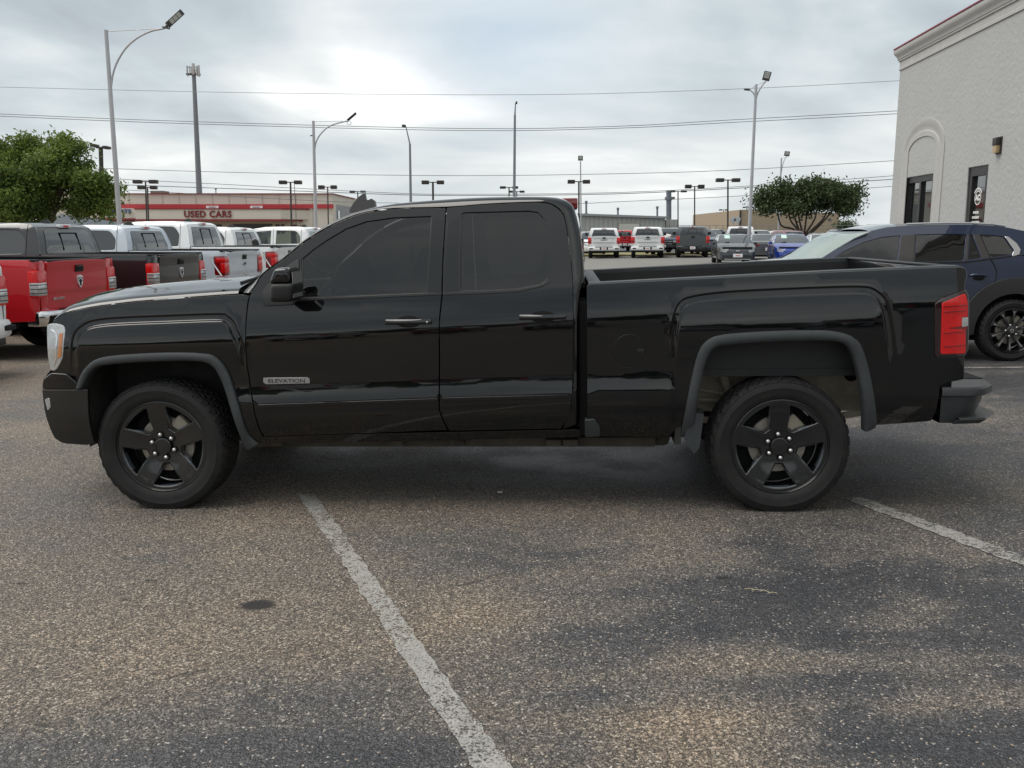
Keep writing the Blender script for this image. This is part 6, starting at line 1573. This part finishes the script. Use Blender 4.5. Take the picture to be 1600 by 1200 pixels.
def carat(u, depth, rz, label, col, off=0.0, **k):
    a_ = math.atan((u-CX)/FPX); rz -= a_*.95; Lc = 4.7 if rz > 0 else 0     # u, depth: the end that faces the camera
    x = (u-CX)/FPX*depth+math.cos(rz)*Lc
    return car('parked_car', (x, depth+math.sin(rz)*Lc, gz(x)), rz, label, col, **k)
FRT = math.pi/2     # nose towards the camera
carat(1149, 43.0, FRT+.10, 'dark grey saloon facing forward with a price sheet in its windscreen', DGRY, paper=True)
carat(1237, 43.0, FRT+.10, 'bright blue saloon facing forward with a price sheet in its windscreen', BLUE, paper=True)
carat(1196, 50, -math.pi/2+.15, 'dark grey saloon showing its rear between grey and blue saloons', GRY, tail='dark')
carat(1290, 50.5, FRT+.15, 'silver saloon partly behind the bright blue saloon', WHT)
carat(1338, 49.0, FRT+.2, 'pale silver saloon right of the bright blue saloon', SILV)
carat(925, 66.0, FRT+.1, 'white van like car behind the left white pickup', WHT, kind='suv')
carat(1001, 72.0, FRT-.2, 'silver SUV just behind the gap left of the right white pickup', ICE, kind='suv', scale=1.03)
carat(1030, 70.0, FRT+.3, 'navy SUV peeking over the right white pickup', NAVY, kind='suv', scale=1.08)
carat(1108, 63.0, FRT+.35, 'dark navy SUV right behind the dark grey pickup', NAVY, kind='suv', scale=1.1)
carat(1127, 72.0, FRT+.3, 'black SUV between the grey pickup and the white pickup', BLK2, kind='suv', scale=1.08)
carat(1188, 66.0, FRT+.1, 'white SUV with dark windscreen behind the lamp post', WHT, kind='suv', scale=1.02)
carat(1219, 68.0, -math.pi/2+.2, 'white car with red lamps left of the forked tree', WHT, kind='suv')
carat(1238, 64.0, -math.pi/2+.4, 'maroon car at the foot of the forked tree', MAROON, kind='suv')
carat(1272, 72.0, FRT, 'grey car right behind the forked tree trunk', SILV, kind='sedan', scale=1.05)
carat(1296, 70.0, FRT-.1, 'white SUV right of the forked tree trunk', WHT, kind='suv', scale=1.04)
carat(1330, 71.0, FRT, 'second white SUV right of the forked tree', WHT, kind='suv', scale=1.0)
carat(1365, 71.0, FRT, 'last silver SUV at the far right of the distant row', SILV, kind='suv', scale=1.0)

# unseen vehicles added behind the camera to reflect in the black pickup's side
for (x, y, w_, rz, lab, c_) in ((-9, -15, 0, 1.5, 'white pickup on the near side of the lot, mirrored in the black pickup\'s front wing', WHT), (-1.5, -16, 0, 1.6, 'silver pickup on the near side of the lot, mirrored in the black pickup\'s doors', SILV), (7.5, -15.5, 0, 1.5, 'grey pickup on the near side of the lot, mirrored in the black pickup\'s bed', GRY)):
    pickup('pickup_truck', (x, y, gz(x)), rz, lab, c_, style='plain', bumper='white', group='unseen vehicles added for reflections')
for (x, y, rz, lab, c_) in ((-5.2, -17, 1.6, 'maroon car added unseen behind the camera for reflections, beside the white pickup', MAROON), (3.0, -17, 1.5, 'pale silver car added unseen behind the camera for reflections, between two pickups', SILV)):
    car('parked_car', (x, y, gz(x)), rz, lab, c_, kind='suv', group='unseen vehicles added for reflections')
# ------------------------------------------------------------------ THE BLUE SUV
HS_ = .97
wc = ground_pt(1580, 564.5); zc_ = wc.y
SUVP = paint('deep_blue_paint', (.006, .016, .050), .3)
SYAW = .058; SR = Matrix.Rotation(SYAW, 3, 'Z')
SO = Vector((wc.x, wc.y, gz(wc.x)))+Vector((math.sin(SYAW), math.cos(SYAW), 0))*HS_
suv = empty('parked_suv', SO, -SYAW, 'deep blue SUV with black wheel arch cladding, behind the black pickup\'s tail', 'car')
def ts(u, v, i_=None, f=None):
    d = SR @ pix_dir(u, v); o = SR @ (Vector((0, 0, CAMH))-SO); y = -HS_+(i_ if i_ is not None else .03); x = z = 0
    for k in range(1 if i_ is not None else 24):
        t = (y-o.y)/d.y; x, z = o.x+d.x*t, o.z+d.z*t
        if i_ is None: y += (-HS_+f(x, z)-y)*.6
    return (x, z)
zbS = ts(1420, 409, .05)[1]; zdS = ts(1540, 446, .02)[1]
def insS(x, z):
    y = .015+.10*sp(z-zdS, .02)+.30*sp(z-zbS, .012)+.35*max(0, .55-z)**2
    if x > .45: q = min((x-.45)/.60, .97); y += .22*(1-math.sqrt(1-q*q))
    if x < -2.9: q = min((-2.9-x)/.9, .97); y += .35*(1-math.sqrt(1-q*q))
    return y
def tsf(P): return [ts(u, v, None, insS) for u, v in P]
def sp_(name, P, mt, off=0.0, holes=(), step=.08, fold=.02, parent=None, xz=False, rad=.004, both=True):
    return sidepair(name, P if xz else tsf(P), insS, HS_, mt, parent or suv, holes, step, off, fold, rad, both and parent is None)
roofS = [(1232.5, 411), (1256, 398), (1282, 384.5), (1310, 372.5), (1330, 363.5), (1355, 357), (1387.5, 352.8), (1420, 350.5), (1450, 349.7), (1490, 349), (1525, 349.2), (1555, 350.8), (1575, 354), (1600, 360), (1640, 372)]
wF = [(1293, 409.5), (1317.5, 393), (1350, 378.2), (1375, 370.8), (1395, 368.3), (1407, 367.6), (1402, 406.5), (1350, 409.5)]
wR = [(1431.5, 366.3), (1470, 365.2), (1510, 365.5), (1506, 407.3), (1470, 409), (1429, 409.5)]
wQ = [(1515.5, 366), (1519, 366.2), (1533.5, 403.5), (1512.5, 406)]
wT = [(1531.5, 366.3), (1550, 366.6), (1569, 369.5), (1584, 391), (1580.5, 398), (1550.5, 402.5), (1545, 396)]
# body: lower side with arch openings
rx = ts(1580, 518, .03)[0]; fxx = rx-2.93
roofS = [(1250, 421), (1267, 412), (1287, 401.5), (1312, 385.5), (1335, 372), (1360, 361.5), (1390, 355), (1420, 352.5), (1450, 351.3), (1490, 350.8), (1525, 351), (1555, 352.5), (1575, 355.5), (1600, 361), (1640, 372)]
edge = [ts(u, v, .16 if u > 1260 else .2) for u, v in roofS]
bodyp = tsf([(1284, 412), (1340, 411.5), (1420, 411), (1500, 410.5)])
low = [(-3.75, 1.03), (-3.3, 1.10)]
hoodS = [(-3.86, .80), (-3.83, .92), (-3.6, 1.02), (-3.1, 1.10)]
aR = archpts(rx, .48, .30, 14, .37); aF = archpts(fxx, .48, .30, 14, .37)
belt_pts = [ts(1262, 412, .03), ts(1420, 411, .03), ts(1512, 409.5, .03), ts(1545, 404.5, .03), ts(1583, 400, .04)]
side = [(1.0, .95), (1.02, .60), (.95, .36)]+aR+[(-.8, .30)]+aF+[(-3.80, .34)]+hoodS+belt_pts+[(.80, belt_pts[-1][1]-.02), (.93, 1.08)]
side = [(x, z) for x, z in side]
side = list(reversed(side)) if area2(side) < 0 else side
sp_('body_side', side, SUVP, 0, step=.06, xz=True)
# upper side (pillars, roof edge) with window openings
roof_in = tsf(roofS[1:13])
up = belt_pts[::-1]
upper = [ts(1264, 412.5, .05)]+[ts(u, v+.4, None, insS) for u, v in roofS[1:13]]+[ts(1600, 361, None, insS), ts(1622, 372, None, insS), ts(1630, 396, None, insS)]+[(x, z+.003) for x, z in belt_pts[::-1][:-1]]
sp_('body_upper', upper, SUVP, .0, holes=[tsf(w) for w in (wF, wR, wQ, wT)], step=.05, xz=True)
GB = mat('pillar_film', (.045, .042, .040), .3)
for w in (wF, wR, wQ, wT): sp_('side_window', w, GLASS_T, .012, step=.2, fold=0)
sp_('pillar_trim', [(1408.5, 367.8), (1430, 366.8), (1428, 409.6), (1403.5, 407.5)], GB, -.003, fold=.006)
sp_('pillar_trim', [(1511.5, 366.2), (1514, 366.2), (1511, 406.5), (1507.5, 407.5)], GB, -.003, fold=.006)
sp_('pillar_trim', [(1520.5, 366.5), (1530.5, 366.5), (1547.5, 401.5), (1535, 403.8)], GB, -.003, fold=.006)
sp_('chrome_trim', [(1570, 369), (1574.5, 369.5), (1588, 380), (1594, 389.5), (1592, 397), (1582, 400), (1581.8, 397.5), (1585, 391)], CHROME, -.008, fold=.012, step=.03)
sp_('window_chrome', [(1284, 411), (1350, 410.8), (1420, 410.8), (1510, 408.8), (1545, 404), (1582, 399.3), (1582, 400.5), (1545, 405.4), (1510, 410.3), (1420, 412.2), (1350, 412.2), (1284, 412.3)], MATS['gloss_black'], -.006, fold=.01)
dg = MB()
for P in ([(1430.5, 366), (1427, 411), (1420, 470), (1425, 530)], [(1531, 366), (1547, 402), (1556, 421), (1556, 436), (1548, 446), (1530, 462)]):
    L_ = cat(tsf(P), 4); dg.tube([(x, -HS_+insS(x, z)-.001, z) for x, z in L_], .006, 4)
dg.build('door_gap', VOID, suv)
sh = cat(tsf([(1515, 431), (1520, 429.3), (1534, 429.5), (1542.5, 431)]), 3)
m = MB(); m.tube([(x, -HS_+insS(x, z)-.03*math.sin(math.pi*(i+.3)/(len(sh)-.4))**.6-.002, z) for i, (x, z) in enumerate(sh)], [.012+.006*math.sin(math.pi*i/(len(sh)-1)) for i in range(len(sh))], 8); m.build('door_handle', SUVP, suv, 60)
hx0, hz0 = ts(1529, 434, .03); sp_('handle_cup', [(hx0+.07*math.cos(a), hz0+.035*math.sin(a)) for a in [2*math.pi*k/16 for k in range(16)]], VOID, -.002, xz=True, fold=0, step=.05)
# cladding
def ring(xc, r0, r1, zc, a0, a1, n=22): return [(xc+r1*math.cos(a0+(a1-a0)*i/n)*1.0, zc+r1*math.sin(a0+(a1-a0)*i/n)) for i in range(n+1)]+[(xc+r0*math.cos(a1+(a0-a1)*i/n), zc+r0*math.sin(a1+(a0-a1)*i/n)) for i in range(n+1)]
CLAD = mat('cladding_black', (.022, .022, .022), .5, noise=(40, .5, (.035, .035, .035)))
for xc in (rx, fxx): sp_('arch_cladding', ring(xc, .45, .63, .37, -.10, math.pi+.10), CLAD, -.018, step=.05, fold=.03, xz=True, rad=.008)
sp_('sill_cladding', [(rx-.60, .30), (rx-.62, .50), (fxx+.62, .50), (fxx+.60, .30)], CLAD, -.015, step=.1, fold=.03, xz=True)
# roof, screen, rear, bonnet
wse = [ts(u, v, .13) for u, v in [(1266, 412), (1287, 401.5), (1312, 385.5), (1335, 372), (1360, 361.5)]]
lofth('sunshade', wse, mat('pale_sunshade', (.50, .56, .53), .5), HS_, lambda x, z: .16, .02, -.03, 16, suv, 50, 2)
lofth('windscreen', wse, tint('pale_windscreen', (.24, .27, .26), .6, 1.9), HS_, lambda x, z: .10, .06, 0, 16, suv, 50, 2)
lofth('roof', edge[5:], SUVP, HS_, lambda x, z: insS(x, z)+.03, 0, .03, 14, suv, 50, 4)
m = MB(); m.tube([(x, -HS_+insS(x, z)+.03, z+.018) for x, z in edge[7:13]], .014, 6); o = m.build('roof_rail', GALV, suv); c = o.copy(); COL.objects.link(c); c.parent = suv; c.scale = (1, -1, 1)
lofth('bonnet', hoodS[1:]+[ts(1262, 411.5, .1)], SUVP, HS_, insS, .08, .04, 12, suv); lofth('front_end', [(-3.80, .34), (-3.88, .6)]+hoodS[:2], DARKP, HS_, insS, .10, 0, 12, suv)
lofth('rear_end', [(.95, .36), (1.02, .60), (1.0, .95), (.93, 1.10), (.80, edge[-1][1])], SUVP, HS_, insS, -.05, 0, 12, suv)
m = MB(); m.box(fxx-.4, rx+.5, -HS_+.30, HS_-.30, .22, 1.0); m.box(fxx+.55, rx-.55, -HS_+.12, HS_-.12, .24, 1.0); m.build('underbody', VOID, suv)
m = MB(); m.bbox(-1.75, -1.55, -.7, -.2, .9, 1.50, .06); m.bbox(-.75, -.55, -.7, .7, .9, 1.48, .06); m.bbox(-1.75, -1.55, .2, .7, .9, 1.50, .06); m.build('seats', INT, suv)
wS = build_wheel('wheel', suv, (rx, -HS_+.0, .37), rr=.375, width=.255, rimr=.262, static=.37, spokes=5, rot=.2, detail=True, off0=.0, lugs=5)
for ch in list(wS.children):
    if ch.name.startswith('wheel_face'):
        bpy.data.objects.remove(ch)
MACH = mat('machined_face', (.40, .40, .41), .25, .9)
def offm(r): return .012+.02*(1-sst(.05, .24, r))
def spoke(a0, sg):
    m = []
    for t in range(7):
        r = .06+.192*t/6; a = a0+sg*(.02+.12*t/6); m.append((r*math.cos(a), r*math.sin(a)))
    for t in range(6, -1, -1):
        r = .06+.192*t/6; a = a0+sg*(.02+.12*t/6)-sg*(.24-.17*t/6)*.7*(.35+.65*t/6) ; m.append((r*math.cos(a), r*math.sin(a)))
    return m
for k in range(10):
    a0 = .25+2*math.pi*k/10
    P = [(.05, .014), (.12, .011), (.20, .014), (.250, .030)]
    out_ = [(r*math.cos(a0)-w*math.sin(a0), r*math.sin(a0)+w*math.cos(a0)) for r, w in P]+[(r*math.cos(a0)+w*math.sin(a0), r*math.sin(a0)-w*math.cos(a0)) for r, w in reversed(P)]
    out_ = out_ if area2(out_) > 0 else out_[::-1]
    s_ = panel('spoke', out_, lambda a, b: (a, offm(math.hypot(a, b)), b), WHEELB, wS, (), .03, .04, .003)
    P2 = [(.11, .001), (.17, .005), (.235, .017)]
    o2 = [(r*math.cos(a0)-w*math.sin(a0), r*math.sin(a0)+w*math.cos(a0)) for r, w in P2]+[(r*math.cos(a0)+w*.2*math.sin(a0), r*math.sin(a0)-w*.2*math.cos(a0)) for r, w in reversed(P2)]
    o2 = o2 if area2(o2) > 0 else o2[::-1]
    panel('machined_edge', o2, lambda a, b: (a, offm(math.hypot(a, b))-.004, b), MACH, s_, (), .03, .003, .001)
m = MB(); m.lathe([(.0, .012), (.045, .014), (.062, .022), (.065, .04)], (0, 0, 0), n=30); m.build('hub', WHEELB, wS)
m = MB(); m.lathe([(.014, .0105), (.022, .0105), (.022, .013)], (0, 0, 0), n=20); m.build('hub_emblem', CHROME, wS)
for x, sg in ((fxx, -1), (fxx, 1), (rx, 1)):
    c = copy_tree(wS, suv); c.location = (x, sg*HS_, .37); c.scale = (1, -sg, 1)
